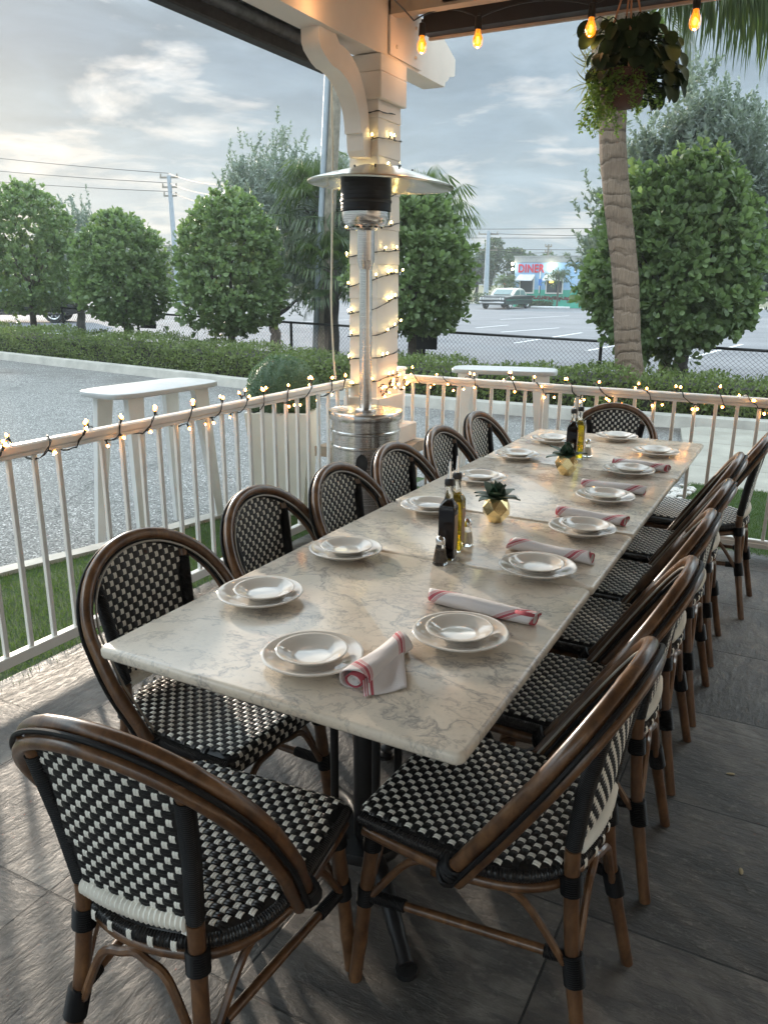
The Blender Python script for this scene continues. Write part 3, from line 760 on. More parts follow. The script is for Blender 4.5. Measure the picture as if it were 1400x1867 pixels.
# Edison bulbs on a black cable
E_ = [(-2.27, 4.7, 2.95), (-1.92, 4.7, 2.94), (-1.28, 4.7, 2.92), (-.755, 4.7, 2.89), (-2.33, 3.75, 2.985), (-.25, 4.7, 2.9), (.5, 4.6, 2.9), (-2.33, 2.5, 2.98), (-2.33, 1.3, 2.98)]
es = thing('festoon_lights', 'black festoon cable with amber bulbs hanging under the roof edge', 'string lights', (-2.3, 4.7, 3.0))
mb = MB(); order = [(-2.33, .2, 3.03), (-2.33, 1.3, 3.0), (-2.33, 2.5, 3.0), (-2.33, 3.75, 3.005), (-2.30, 4.65, 2.985), (-1.92, 4.7, 2.965), (-1.28, 4.7, 2.945), (-.755, 4.7, 2.915), (-.25, 4.7, 2.92), (.5, 4.6, 2.92), (1.4, 4.5, 2.95)]
op = []
for a, b in zip(order, order[1:]):
    for k in range(8):
        q_ = k / 8; p_ = Vector(a).lerp(Vector(b), q_); p_.z += .05 * (1 - abs(2 * q_ - 1) ** 2) * (1 if k else 0); op.append(p_)
mb.tube([p_ - Vector((-2.3, 4.7, 3.0)) for p_ in op], .0045, 6); obj('cable', mb, 'plastic_dark', es)
for e in E_:
    c = Vector(e) - Vector((-2.3, 4.7, 3.0))
    mb = MB(); mb.lathe([(.006, .05), (.006, .035), (.017, .03), (.019, 0), (.021, -.035), (.017, -.036)], c, 14); s_ = obj('lamp_socket', mb, 'plastic_dark', es)
    mb = MB(); mb.lathe([(.014, -.034), (.016, -.05), (.027, -.075), (.029, -.095), (.024, -.115), (.012, -.127), (.001, -.130)], c, 18); obj('lamp_glass', mb, 'amber_glass', s_)
    mb = MB(); mb.lathe([(.001, -.06), (.010, -.066), (.012, -.088), (.009, -.104), (.001, -.108)], c, 10); obj('filament', mb, 'edison_glow', s_)
    pl_ = bpy.data.lights.new('bulb_light', 'POINT'); pl_.energy = .26; pl_.color = (1, .52, .22); pl_.shadow_soft_size = .03; po_ = bpy.data.objects.new('bulb_light', pl_); COL.objects.link(po_); po_.location = Vector(e) + Vector((0, 0, -.16))

# ------------------------------------------------------------ patio heater
ht = thing('patio_heater', 'tall stainless steel patio heater with mushroom hood by the column', 'patio heater', (-2.276, 4.05, 0))
mb = MB(); mb.lathe([(.0, .085), (.20, .085), (.20, .79)], seg=56); 
mb.lathe([(.2005, .60), (.206, .605), (.206, .615), (.2005, .62)], seg=56); mb.lathe([(.2005, .685), (.206, .69), (.206, .70), (.2005, .705)], seg=56)
tank = obj('tank_cover', mb, 'steel', ht)
mb = MB(); mb.lathe([(.214, .765), (.216, .77), (.216, .808), (.213, .812), (.195, .806), (.03, .806)], seg=56); obj('lid', mb, 'steel', tank)
mb = MB(); mb.lathe([(.0, .03), (.225, .03), (.225, .08), (.2, .084), (0, .084)], seg=48); obj('base', mb, 'steel', ht)
mb = MB(); 
for k in range(12):
    a = 2 * PI * k / 12; a2 = 2 * PI * (k + 1) / 12
mb.add([(.208 * math.cos(th) , .208 * math.sin(th), zc) for th, zc in [(-1.16 + .17 * math.cos(2 * PI * k / 20), .53 + .055 * math.sin(2 * PI * k / 20)) for k in range(20)]], [tuple(range(20))])
obj('hand_hole', mb, 'rubber', tank, smooth=False)
mb = MB(); mb.tube([(0, 0, .806), (0, 0, 1.66)], .036, 28); mb.lathe([(.036, .806), (.062, .807), (.062, .818), (.040, .824)], seg=28); obj('pole', mb, 'steel', ht)
mb = MB(); mb.lathe([(.036, 1.60), (.046, 1.64), (.049, 1.65), (.049, 1.80), (.05, 1.805)], seg=28); mb.lathe([(.05, 1.805), (.115, 1.835), (.132, 1.86), (.132, 1.90), (.12, 1.905)], seg=40); obj('burner_housing', mb, 'steel', ht)
mb = MB()
for k in range(16):
    a = 2 * PI * k / 16; mb.box(-.008, .008, .086, .092, 1.818, 1.826, M=Matrix.Rotation(a, 4, 'Z'))
obj('vent_slots', mb, 'rubber', ht, smooth=False)
mb = MB(); mb.lathe([(.137, 1.905), (.137, 2.10)], seg=60); mb.lathe([(.133, 2.10), (.133, 1.905)], seg=60)
for k in range(9): mb.lathe([(.1372, 1.915 + k * .021), (.1385, 1.919 + k * .021), (.1372, 1.923 + k * .021)], seg=48)
obj('emitter_screen', mb, 'mesh_screen', ht)
mb = MB(); mb.lathe([(.138, 1.945), (.142, 1.95), (.142, 1.958), (.138, 1.963)], seg=48); obj('screen_band', mb, 'black_iron', ht)
mb = MB(); mb.lathe([(.001, 2.142), (.05, 2.141), (.12, 2.133), (.15, 2.122), (.27, 2.088), (.36, 2.060), (.390, 2.050), (.398, 2.045), (.397, 2.037), (.386, 2.043), (.36, 2.050), (.27, 2.075), (.15, 2.108), (.02, 2.115)], seg=64)
hood = obj('hood', mb, 'steel_hood', ht); hood.rotation_euler = (RAD(-1.0), RAD(2.0), 0)
mb = MB()
for k in range(8):
    a = 2 * PI * k / 8 + .3; mb.sphere((.17 * math.cos(a), .17 * math.sin(a), 2.121), .006, 0, 6, 5)
obj('hood_screws', mb, 'black_iron', hood)

# ------------------------------------------------------------ bar tables beyond the railings, planter
def bar_table(loc, rz, label, A_=.46, B_=.22):
    t_ = thing('bar_table', label, 'table', loc, rz, 'white bar tables')
    mb = MB(); rows = []; n = 56
    for (g_, z) in ((.95, .962), (.995, .964), (1.0, .968), (1.0, .988), (.992, .993), (.96, .995)):
        rows.append([(A_ * g_ * math.copysign(abs(math.cos(2 * PI * k / n)) ** .42, math.cos(2 * PI * k / n)), B_ * g_ * math.copysign(abs(math.sin(2 * PI * k / n)) ** .42, math.sin(2 * PI * k / n)), z) for k in range(n)])
    mb.add([v for r__ in rows for v in r__], [(i * n + k, i * n + (k + 1) % n, (i + 1) * n + (k + 1) % n, (i + 1) * n + k) for i in range(5) for k in range(n)] + [tuple(range(n))[::-1], tuple(5 * n + k for k in range(n))])
    obj('table_top', mb, 'table_white', t_, smooth=50)
    for sx_ in (-1, 1):
        for sy_ in (-1, 1):
            mb = MB(); w0, w1 = .06, .028; xt, yt, xb, yb = .27 * sx_, .13 * sy_, .34 * sx_, .20 * sy_
            vs = [(xt - w0, yt - .02, .962), (xt + w0, yt - .02, .962), (xt + w0, yt + .02, .962), (xt - w0, yt + .02, .962), (xb - w1, yb - .014, 0), (xb + w1, yb - .014, 0), (xb + w1, yb + .014, 0), (xb - w1, yb + .014, 0)]
            mb.add(vs, [(0, 1, 2, 3), (7, 6, 5, 4), (0, 4, 5, 1), (1, 5, 6, 2), (2, 6, 7, 3), (3, 7, 4, 0)]); obj('leg', mb, 'table_leg', t_, smooth=False)
    return t_
bar_table((-3.60, 3.70, -.09), RAD(87), 'white bar table seen over the left railing', .44, .21)
bar_table((-2.03, 5.74, -.075), RAD(15), 'white bar table behind the far railing', .39, .17)
pl = thing('planter', 'tall square white planter with a clipped boxwood ball', 'planter', (-3.12, 4.42, -.06), RAD(22))
def fr(mb, w0, z0, w1, z1):
    vs = [(sx * w0, sy * w0, z0) for sx, sy in ((-1, -1), (1, -1), (1, 1), (-1, 1))] + [(sx * w1, sy * w1, z1) for sx, sy in ((-1, -1), (1, -1), (1, 1), (-1, 1))]
    mb.add(vs, [(0, 1, 5, 4), (1, 2, 6, 5), (2, 3, 7, 6), (3, 0, 4, 7)])
mb = MB(); fr(mb, .15, .0, .215, .76); fr(mb, .215, .76, .195, .765); fr(mb, .195, .765, .19, .70)
obj('pot', mb, 'planter_white', pl, smooth=False)
mb = MB(); mb.box(-.19, .19, -.19, .19, .68, .70); obj('soil', mb, 'soil', pl, smooth=False)
n = 9000; U = rnd_unit(rg, n); P = U * (.235 * (1 + .02 * np.sin(U[:, :1] * 14) + rg.normal(0, .012, (n, 1)))) + np.array([[0, 0, .88]])
D = U * .6 + rnd_unit(rg, n)
obj('boxwood_ball', leaves_mesh('boxwood_ball', P, D, U + rnd_unit(rg, n) * .5, rg.uniform(.012, .02, n), .009, 'leaf_box', .1), None, pl)
mb = MB(); mb.sphere((0, 0, .88), .222, 0, 24, 16); obj('inner_foliage', mb, 'leaf_box', pl)

# ------------------------------------------------------------ hedge
def hedge():
    P = []; Nn = []
    C = [p_ for p_ in FK if -31 < p_.x < 6]
    seg = [(b - a).length for a, b in zip(C, C[1:])]; cum = np.cumsum([0] + seg); L = cum[-1]
    n = 60000; s_ = rg.uniform(0, L, n)
    # denser towards the camera end
    X = np.interp(s_, cum, [p_.x for p_ in C]); Y = np.interp(s_, cum, [p_.y for p_ in C]) + .36
    face = rg.random(n); top = .43 + .045 * np.sin(X * 2.1) + .03 * np.sin(X * 5.3 + 1) + .02 * np.sin(X * 11)+ np.where(X < -9, .05, 0)
    isf = face < .55
    z = np.where(isf, rg.uniform(.02, 1, n) * top, top) + rg.normal(0, .028, n)
    dpt = np.where(isf, 0.0, rg.uniform(0, 1.0, n)) + rg.normal(0, .03, n) + .05 * np.sin(X * 3.7 + z * 9)
    P = np.stack([X, Y + dpt, np.maximum(z, .01)], 1)
    Nn = np.where(isf[:, None], np.array([[0, -1, .25]]), np.array([[0, -.1, 1]])) + rnd_unit(rg, n) * .7
    D = Nn * .5 + rnd_unit(rg, n) + np.array([[0, 0, .5]])
    t_ = thing('hedge', 'low clipped green hedge running behind the far kerb', 'hedge')
    obj('foliage', leaves_mesh('foliage', P, D, Nn, rg.uniform(.04, .07, n), rg.uniform(.022, .034, n), 'leaf_hedge', .15), None, t_)
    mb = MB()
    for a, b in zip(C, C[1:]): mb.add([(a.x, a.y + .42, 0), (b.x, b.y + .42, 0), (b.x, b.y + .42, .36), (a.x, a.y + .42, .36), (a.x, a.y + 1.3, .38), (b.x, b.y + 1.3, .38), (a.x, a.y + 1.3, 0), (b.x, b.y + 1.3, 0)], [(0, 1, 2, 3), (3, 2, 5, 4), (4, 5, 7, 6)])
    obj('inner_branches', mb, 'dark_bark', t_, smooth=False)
hedge()

# ------------------------------------------------------------ trees
def limb(mb, a, b, r0, r1, seed, wob=.06, n=6, seg=8):
    r_ = random.Random(seed); a = Vector(a); b = Vector(b); pts = []
    for i in range(n + 1):
        q_ = i / n; p_ = a.lerp(b, q_)
        if 0 < i: p_ += Vector((r_.uniform(-1, 1), r_.uniform(-1, 1), r_.uniform(-.5, .5))) * wob * (a - b).length * (q_ if q_ < .9 else .4)
        pts.append(p_)
    P = spline(pts, 3); m_ = len(P)
    mb.tube(P, [r0 + (r1 - r0) * i / (m_ - 1) for i in range(m_)], seg); return pts
def clusia(loc, rx, ry, z0, z1, seed, label, nros=560, leaf=.115):
    nros = int(nros * 2.6)
    r_ = np.random.default_rng(seed); t_ = thing('clipped_tree', label, 'tree', loc, 0, 'clipped trees along the hedge')
    zc = (z0 + z1) / 2; rz_ = (z1 - z0) / 2
    n = nros; U = rnd_unit(r_, n)
    k = 1 + .07 * np.sin(U[:, 0] * 5 + seed) * np.cos(U[:, 2] * 6 + seed * 2) + r_.normal(0, .045, n) + (r_.random(n) < .07) * r_.uniform(.03, .13, n)
    inn = r_.random(n) < .45; k = np.where(inn, k * r_.uniform(.6, .95, n), k)
    # superellipsoid: fuller shoulders, rounder top
    sp = np.abs(U) ** 1.0; q_ = (np.abs(U[:, 0]) ** 2.6 + np.abs(U[:, 1]) ** 2.6 + np.abs(U[:, 2]) ** 2.6) ** (-1 / 2.6)
    C = U * (q_ * k)[:, None] * np.array([[rx, ry, rz_]]) + np.array([[0, 0, zc]])
    taper = 1 - .16 * np.clip((C[:, 2] - zc) / rz_, -1, 1); C[:, :2] *= taper[:, None]
    ps = []; ds = []; ns = []
    for i in range(n):
        ax = U[i] * .9 + np.array([0, 0, .55]) + r_.normal(0, .35, 3); ax /= np.linalg.norm(ax)
        a = np.cross(ax, [0, 0, 1.01]); a /= max(1e-6, np.linalg.norm(a)); b = np.cross(ax, a)
        m_ = 9
        for j in range(m_):
            th = 2 * PI * j / m_ * 1.618 * 1.2 + r_.uniform(0, .6); tilt = .25 + 1.0 * (j / m_)
            d = ax * math.cos(tilt) + (a * math.cos(th) + b * math.sin(th)) * math.sin(tilt)
            ps.append(C[i] - ax * .05 * (j / m_) + r_.normal(0, .022, 3)); ds.append(d); ns.append(ax + r_.normal(0, .25, 3))
    m_ = len(ps); sc = r_.uniform(.45, 1.2, m_)
    obj('crown', leaves_mesh('crown', ps, ds, ns, leaf * sc, leaf * .62 * sc, 'leaf_clusia', .14), None, t_)
    mb = MB(); limb(mb, (0, 0, -.05), (.03, 0, z0 + .25), .085, .06, seed, .05)
    for j in range(9):
        a = 2 * PI * j / 9 + seed; limb(mb, (.03, 0, z0 + .05 + .05 * j), (rx * .7 * math.cos(a), ry * .7 * math.sin(a), zc + rz_ * (.1 + .5 * ((j * 37) % 10) / 10)), .035, .012, seed + j, .08, 5, 6)
    obj('trunk', mb, 'bark', t_)
    return t_
clusia((-16.1, 12.9, 0), 1.0, 1.0, .92, 3.42, 11, 'clipped leafy tree at the far left in front of the dark car', 620)
clusia((-12.62, 12.35, 0), .80, .80, .74, 2.74, 12, 'smallest clipped leafy tree, second from the left', 560)
clusia((-9.60, 12.0, 0), .84, .84, .66, 2.92, 13, 'clipped leafy tree in front of the leaning pole and palms', 640)
clusia((-5.80, 11.8, 0), .82, .84, .80, 2.86, 14, 'clipped leafy tree partly hidden behind the column and heater', 620)
clusia((-1.88, 12.0, 0), 1.04, .82, .68, 3.08, 15, 'large broad clipped tree behind the palm trunk on the right', 900, .125)

def wispy(loc, W_, z0, z1, seed, label, name='silver_tree', mat='leaf_silver', nb=60, lean=0.0, twigs=26, leaf=.075):
    """an open crown: limbs that fork into upright twigs lined with small leaves"""
    r_ = np.random.default_rng(seed); t_ = thing(name, label, 'tree', loc)
    mb = MB(); ps = []; ds = []; ns = []
    base = Vector((0, 0, 0)); fork = Vector((lean * .4, 0, z0 * .6))
    limb(mb, base, fork, .13, .10, seed, .08)
    for i in range(nb):
        a = r_.uniform(0, 2 * PI); rr = math.sqrt(r_.uniform(.02, 1)); zz_ = r_.uniform(0, 1)
        env = math.sin(PI * min(1, .25 + .68 * zz_)) ** .7
        tip = Vector((lean + W_ * rr * env * math.cos(a), W_ * .8 * rr * env * math.sin(a), z0 + (z1 - z0) * (zz_ * (1 - .25 * rr) + r_.uniform(-.03, .06))))
        if i < 14: limb(mb, fork, tip * .9 + fork * .1, .06, .012, seed + i, .10, 5, 6)
        main = (tip - fork).normalized()
        for j in range(twigs):
            s0 = tip - main * r_.uniform(0, .55) + Vector(r_.normal(0, .16, 3)); dd = (main * .5 + Vector((0, 0, .75)) + Vector(r_.normal(0, .42, 3))).normalized(); Lw = r_.uniform(.14, .42)
            m_ = int(Lw / .012)
            for k in range(m_):
                q_ = k / m_; p_ = s0 + dd * Lw * q_
                dv = (dd * .8 + Vector(r_.normal(0, .7, 3))).normalized()
                ps.append(p_[:]); ds.append(dv[:]); ns.append(r_.normal(0, 1, 3))
    m_ = len(ps)
    obj('crown', leaves_mesh('crown', ps, ds, ns, r_.uniform(.7, 1.2, m_) * leaf, leaf * .42, mat, .1, 'lance'), None, t_)
    obj('trunk', mb, 'dark_bark', t_); return t_
wispy((-10.9, 15.2, 0), 2.0, 1.3, 4.75, 21, 'silvery grey tree rising behind the third clipped tree', nb=90)
wispy((-17.6, 15.6, 0), 1.3, 1.2, 3.75, 22, 'small silvery tree showing between the two leftmost clipped trees', nb=32)
wispy((-1.95, 14.3, 0), 1.85, 1.2, 4.75, 23, 'large silvery grey tree behind the palm trunk and broad clipped tree', nb=150, twigs=28, leaf=.085)
wispy((.6, 14.6, 0), 1.9, 1.2, 4.1, 24, 'silvery tree at the right edge behind the clipped tree', nb=50)
wispy((-9.2, 14.9, 0), 1.0, 1.8, 4.5, 25, 'thin silvery tree just right of the wooden utility pole', nb=24)

def fan_palm(loc, h, R, seed, label, nf=30, trunk_r=.15, droop=.5):
    r_ = np.random.default_rng(seed); t_ = thing('fan_palm', label, 'palm', loc)
    mb = MB(); limb(mb, (0, 0, -.1), (0, 0, h), trunk_r, trunk_r * .9, seed, .02); obj('trunk', mb, 'dark_bark', t_)
    st = MB(); ps = []; ds = []; ns = []; Ls = []
    for i in range(nf):
        az = 2 * PI * i * .382 + r_.uniform(-.2, .2); el = RAD(78 - 128 * (i / nf)) + r_.normal(0, .08)
        d = Vector((math.cos(az) * math.cos(el), math.sin(az) * math.cos(el), math.sin(el)))
        pl_ = R * r_.uniform(.5, .68); a = Vector((0, 0, h)); m1 = a + d * pl_ * .6 + Vector((0, 0, .02)); e = a + d * pl_ + Vector((0, 0, -.10 * pl_))
        st.tube(spline([a, m1, e], 3), .011, 5)
        side = d.cross(Vector((0, 0, 1))).normalized(); upv = side.cross(d)
        nb_ = 34
        for j in range(nb_):
            th = (j / (nb_ - 1) - .5) * RAD(230)
            bd = (d * math.cos(th) + side * math.sin(th) - Vector((0, 0, .12))).normalized()
            Lb = R * .52 * (.75 + .25 * math.cos(th)) * r_.uniform(.9, 1.1)
            mid = e + bd * Lb * .55
            ps.append(e[:]); ds.append(bd[:]); ns.append((upv + bd.cross(side) * .1)[:]); Ls.append(Lb * .62)
            hang = (bd * (1 - droop) + Vector((0, 0, -droop * 1.5)) + Vector(r_.normal(0, .1, 3))).normalized()
            ps.append((e + bd * Lb * .56)[:]); ds.append(hang[:]); ns.append(upv[:]); Ls.append(Lb * .55)
    n_ = len(ps)
    obj('fronds', leaves_mesh('fronds', ps, ds, ns, np.array(Ls), .028, 'leaf_palm', .05, 'blade'), None, t_)
    obj('leaf_stalks', st, 'leaf_palm', t_); return t_
fan_palm((-8.9, 14.2, 0), 2.85, 1.35, 31, 'fan palm with drooping fronds behind the wooden utility pole', 34)
fan_palm((-8.25, 13.35, 0), 1.75, .95, 32, 'shorter fan palm whose fronds hang beside the pale cord', 26)
fan_palm((-6.95, 14.5, 0), 2.65, 1.15, 33, 'fan palm showing its fronds behind the tree right of the column', 34)

# foreground palm
pt = thing('palm_tree', 'ringed palm trunk rising past the hanging basket, fronds overhead', 'palm', (-2.02, 10.62, 0))
mb = MB(); ctr = spline([(.0, 0, -.05), (-.02, 0, .25), (-.10, 0, .8), (-.21, 0, 1.65), (-.38, 0, 2.5), (-.50, 0, 3.2), (-.54, 0, 3.9), (-.54, 0, 4.7), (-.52, 0, 5.3)], 12)
ctr = resample(ctr, .03); rr = []
for p_ in ctr:
    z = p_.z; r0 = .160 + .10 * math.exp(-max(0, z) / .28) + (.03 if z > 3.6 else 0) + .10 * max(0, min(1, (z - 3.7) / .4))
    ph = (z * 5.6) % 1; rr.append(r0 * (1 + .014 * (1 - ph) + .012 * math.sin(z * 13)))
mb.tube(ctr, rr, 26); obj('trunk', mb, 'palm_trunk', pt)
r_ = np.random.default_rng(5); ps = []; ds = []; ns = []; Ls = []
for i in range(260):
    a = r_.uniform(0, 2 * PI); z = r_.uniform(3.75, 4.9); ps.append((-.53 + .30 * math.cos(a), .30 * math.sin(a), z)); ds.append((math.cos(a) * .5, math.sin(a) * .5, r_.uniform(-1, .6))); ns.append((math.cos(a), math.sin(a), .2)); Ls.append(r_.uniform(.12, .3))
obj('leaf_boots', leaves_mesh('leaf_boots', ps, ds, ns, np.array(Ls), .05, 'leaf_palm_dry', .2, 'lance'), None, pt)
def frond(az, el, L, droop, seed):
    r_ = np.random.default_rng(seed); C = Vector((-.52, 0, 5.25)); d = Vector((math.cos(az) * math.cos(el), math.sin(az) * math.cos(el), math.sin(el)))
    pts = [C + d * L * q_ + Vector((0, 0, -droop * q_ * q_)) for q_ in np.linspace(0, 1, 22)]
    st = MB(); st.tube(pts, [.03 * (1 - .8 * i / 21) for i in range(22)], 6)
    ps = []; ds = []; ns = []; Ls = []
    P = resample(pts, .022)
    for i, p_ in enumerate(P):
        q_ = i / len(P)
        if q_ < .12: continue
        tg = (P[min(i + 1, len(P) - 1)] - P[max(0, i - 1)]).normalized(); side = tg.cross(Vector((0, 0, 1))).normalized()
        for s_ in (-1, 1):
            l_ = (.70 + .42 * math.sin(PI * q_)) * r_.uniform(.85, 1.1)
            d1 = (side * s_ * .75 + tg * .45 + Vector((0, 0, -.35)) + Vector(r_.normal(0, .06, 3))).normalized()
            ps.append(p_[:]); ds.append(d1[:]); ns.append((0, 0, 1)); Ls.append(l_ * .45)
            d2 = (side * s_ * .12 + tg * .12 + Vector((0, 0, -1)) + Vector(r_.normal(0, .07, 3))).normalized()
            ps.append((p_ + d1 * l_ * .42)[:]); ds.append(d2[:]); ns.append(side[:]); Ls.append(l_ * .75)
    fo = obj('frond', leaves_mesh('frond', ps, ds, ns, np.array(Ls), .030, 'leaf_palm', .02, 'blade'), None, pt)
    obj('frond_stalk', st, 'leaf_palm', fo)
for az, el, L, dr, sd in ((-.25, .30, 2.7, 1.35, 1), (-.75, .25, 2.4, 1.15, 2), (.30, .3, 2.8, 1.3, 3), (.75, .35, 2.7, 1.4, 4), (1.5, .5, 2.6, 1.6, 5), (2.4, .75, 2.2, 1.0, 6), (3.2, .80, 2.3, 1.0, 7), (.05, .12, 2.0, .75, 8), (-.1, .75, 3.0, 1.7, 9), (-.5, .6, 2.8, 1.7, 10)):
    frond(az, el, L, dr, sd)

# ------------------------------------------------------------ chain-link fence behind the hedge
def fz(x): return .64 + .0175 * (-.6 - x)
def fy_(x): return 12.75 + (.06 * (-x - 6) if x < -6 else 0)
cf = thing('chain_link_fence', 'black chain link fence between the hedge and the parking lot', 'fence')
mb = MB()
xs = np.arange(-32, 5, .075); r_w = .0022
for s_ in (1, -1):
    for x in xs:
        x1 = x + s_ * .72
        if not (-32 <= x1 <= 5): continue
        a = Vector((x, fy_(x), .02)); b = Vector((x1, fy_(x1), fz(x1)))
        k = (fz(x) - .02) / .72
        mb.tube([a, b], r_w, 3, cap=False)
obj('wire_mesh', mb, 'fence_black', cf, smooth=False)
mb = MB(); mb.tube([(x, fy_(x), fz(x)) for x in np.linspace(-32, 5, 20)], .021, 8); obj('top_rail', mb, 'fence_black', cf)
for x in (-30, -27, -24, -21, -18.4, -15.6, -13.1, -10.85, -8.9, -6.0, -2.95, -.2, 2.4):
    mb = MB(); mb.tube([(x, fy_(x), -.1), (x, fy_(x), fz(x) + .02)], .027, 8); obj('post', mb, 'fence_black', cf)
for (x, y, w_, lab) in ((-12.6, 12.95, .22, 'small dark sign board on the fence beside the second clipped tree'), (-5.95, 12.62, .25, 'small dark sign board on the fence right of the column')):
    mb = MB(); mb.box(x - w_, x + w_, y, y + .02, fz(x) - .30, fz(x) - .01, bev=.004); tag(obj('sign_board', mb, 'fence_black'), lab, 'sign')

# ------------------------------------------------------------ poles and wires
up_ = thing('utility_pole', 'leaning wooden utility pole with a grey conduit behind the hedge', 'utility pole', (-8.52, 13.35, 0)); up_.rotation_euler = (0, RAD(4.2), 0)
mb = MB(); mb.tube([(.02, .05, -.2), (.02, .05, 8)], [.115, .10], 14); obj('shaft', mb, 'utility_wood', up_)
mb = MB(); mb.tube([(-.125, -.02, -.2), (-.125, -.02, 8)], .058, 12); obj('conduit', mb, 'galvanised', up_)
def far_pole(loc, h, label, arms, lean=0, r=.15, col_='galvanised'):
    t_ = thing('power_pole', label, 'utility pole', loc, RAD(30)); t_.rotation_euler[1] = lean
    mb = MB(); mb.tube([(0, 0, -.5), (0, 0, h)], [r * 1.2, r * .8], 10); obj('shaft', mb, col_, t_)
    for (z, w_) in arms:
        mb = MB(); mb.box(-w_, w_, -.05, .05, z - .05, z + .05); 
        for s_ in (-1, 1): mb.tube([(s_ * w_ * .9, 0, z), (s_ * w_ * .9, 0, z + .22)], .05, 6)
        obj('crossarm', mb, 'utility_wood', t_)
    return t_
far_pole((-36.1, 40, 0), 7.7, 'grey concrete power pole left of the third clipped tree', [(7.6, .55), (7.05, .45), (6.55, .4)], RAD(-1.2), .16)
far_pole((-26.9, 70, 0), 6.0, 'tall power pole with crossarms left of the diner', [(4.4, .85), (5.75, .9)], 0, .22)
far_pole((-23.2, 76, 0), 5.1, 'thin power pole showing above the diner roof', [(4.4, .3), (4.9, .3)], 0, .12, 'utility_wood')
def wires(lines, r, label):
    mb = MB()
    for a, b, sag in lines:
        a = Vector(a); b = Vector(b); mb.tube([a.lerp(b, q_) + Vector((0, 0, -sag * 4 * q_ * (1 - q_))) for q_ in np.linspace(0, 1, 15)], r, 4, cap=False)
    tag(obj('power_lines', mb, 'rubber', smooth=False), label, 'power lines')
wires([((-66.7, 40.5, 11.7), (-36.3, 40, 7.85), .2), ((-66.7, 40.5, 10.6), (-36.3, 40, 7.3), .2), ((-66.7, 40.5, 9.7), (-36.2, 40, 6.8), .2), ((-36.3, 40, 7.85), (-8.3, 13.36, 3.3), .3), ((-36.3, 40, 7.3), (-8.3, 13.36, 3.05), .3), ((-36.2, 40, 6.8), (-8.3, 13.36, 2.8), .3)], .022, 'dark power lines crossing the sky to the left concrete pole')
wires([((-70, 64, 5.4), (-26.9, 70, 4.5), .25), ((-70, 64, 4.7), (-26.9, 70, 4.5), .2), ((-26.9, 70, 5.8), (6, 74, 5.9), .4), ((-26.9, 70, 4.5), (6, 74, 4.9), .3), ((-26.9, 70, 4.5), (-23.2, 76, 4.4), .2), ((-44, 70, 6.7), (6, 70, 6.2), .4), ((-44, 70, 5.9), (6, 72, 5.4), .3), ((-90, 66, 4.0), (-26.9, 70, 3.6), .3)], .028, 'thin power lines above the distant diner')

# ------------------------------------------------------------ thin haze volume, added in place of milky glare over the distance
mb = MB(); mb.box(-120, 60, -20, 95, -1.3, 13.5)
m = bpy.data.materials.new('haze'); m.use_nodes = True; t = NT(m.node_tree); t.n.clear()
pv = t.new('ShaderNodeVolumePrincipled', {'Color': (.80, .86, .90, 1), 'Density': .0017, 'Anisotropy': .2})
oo = t.new('ShaderNodeOutputMaterial'); t.l.new(pv.outputs[0], oo.inputs['Volume']); MATS['haze'] = m
hz_ = obj('haze', mb, 'haze', smooth=False); hz_['kind'] = 'stuff'
# ------------------------------------------------------------ distant tree line
def far_tree(x, y, h, w_, seed, label):
    r_ = np.random.default_rng(seed); t_ = thing('distant_tree', label, 'tree', (x, y, 0), 0, 'trees beyond the parking lot')
    n = 2400; c = r_.integers(0, 14, n); cc_ = r_.normal(0, 1, (14, 3)) * [w_ * .34, w_ * .3, h * .16] + [0, 0, h * .62]
    P = cc_[c] + rnd_unit(r_, n) * (r_.uniform(.6, 1, n) ** .5)[:, None] * [w_ * .26, w_ * .26, h * .20]
    P[:, 2] = np.clip(P[:, 2], .2, h)
    obj('crown', leaves_mesh('crown', P, rnd_unit(r_, n), rnd_unit(r_, n), .42, .26, 'leaf_tree', .1), None, t_)
    mb = MB(); limb(mb, (0, 0, -.2), (0, 0, h * .6), .2, .1, seed); obj('trunk', mb, 'dark_bark', t_)
k = 0
FT = [(-31.0, 78, 5.6, 3.4, 'round dark tree left of the power pole beyond the lot'), (-27.6, 80, 4.7, 3.2, 'dark tree between the power pole and the diner'), (-25.0, 79, 4.6, 2.8, 'dark tree touching the left end of the diner'), (-34.5, 80, 4.4, 3.6, 'dark tree beyond the lot behind the drooping palm fronds')]
for i in range(12): FT.append((-46 - i * 6.0, 74 - i * 1.2 + (i % 3) * 3, 4.4 + (i * 7 % 5) * .5, 6.0, 'distant dark tree in the left tree line, number %s from the diner' % ['one', 'two', 'three', 'four', 'five', 'six', 'seven', 'eight', 'nine', 'ten', 'eleven', 'twelve'][i]))
for a in FT: far_tree(a[0], a[1], a[2], a[3], 100 + k, a[4]); k += 1
# road beyond the lot with a pale barrier on the left
struct('road', flat(-160, 40, 66.2, 72, -.12), 'concrete_walk')
mb = MB(); mb.box(-100, -28, 68, 68.2, -.1, .75); tag(obj('roadside_barrier', mb, 'concrete_curb', smooth=False), 'long pale low wall beyond the parking lot', 'wall')

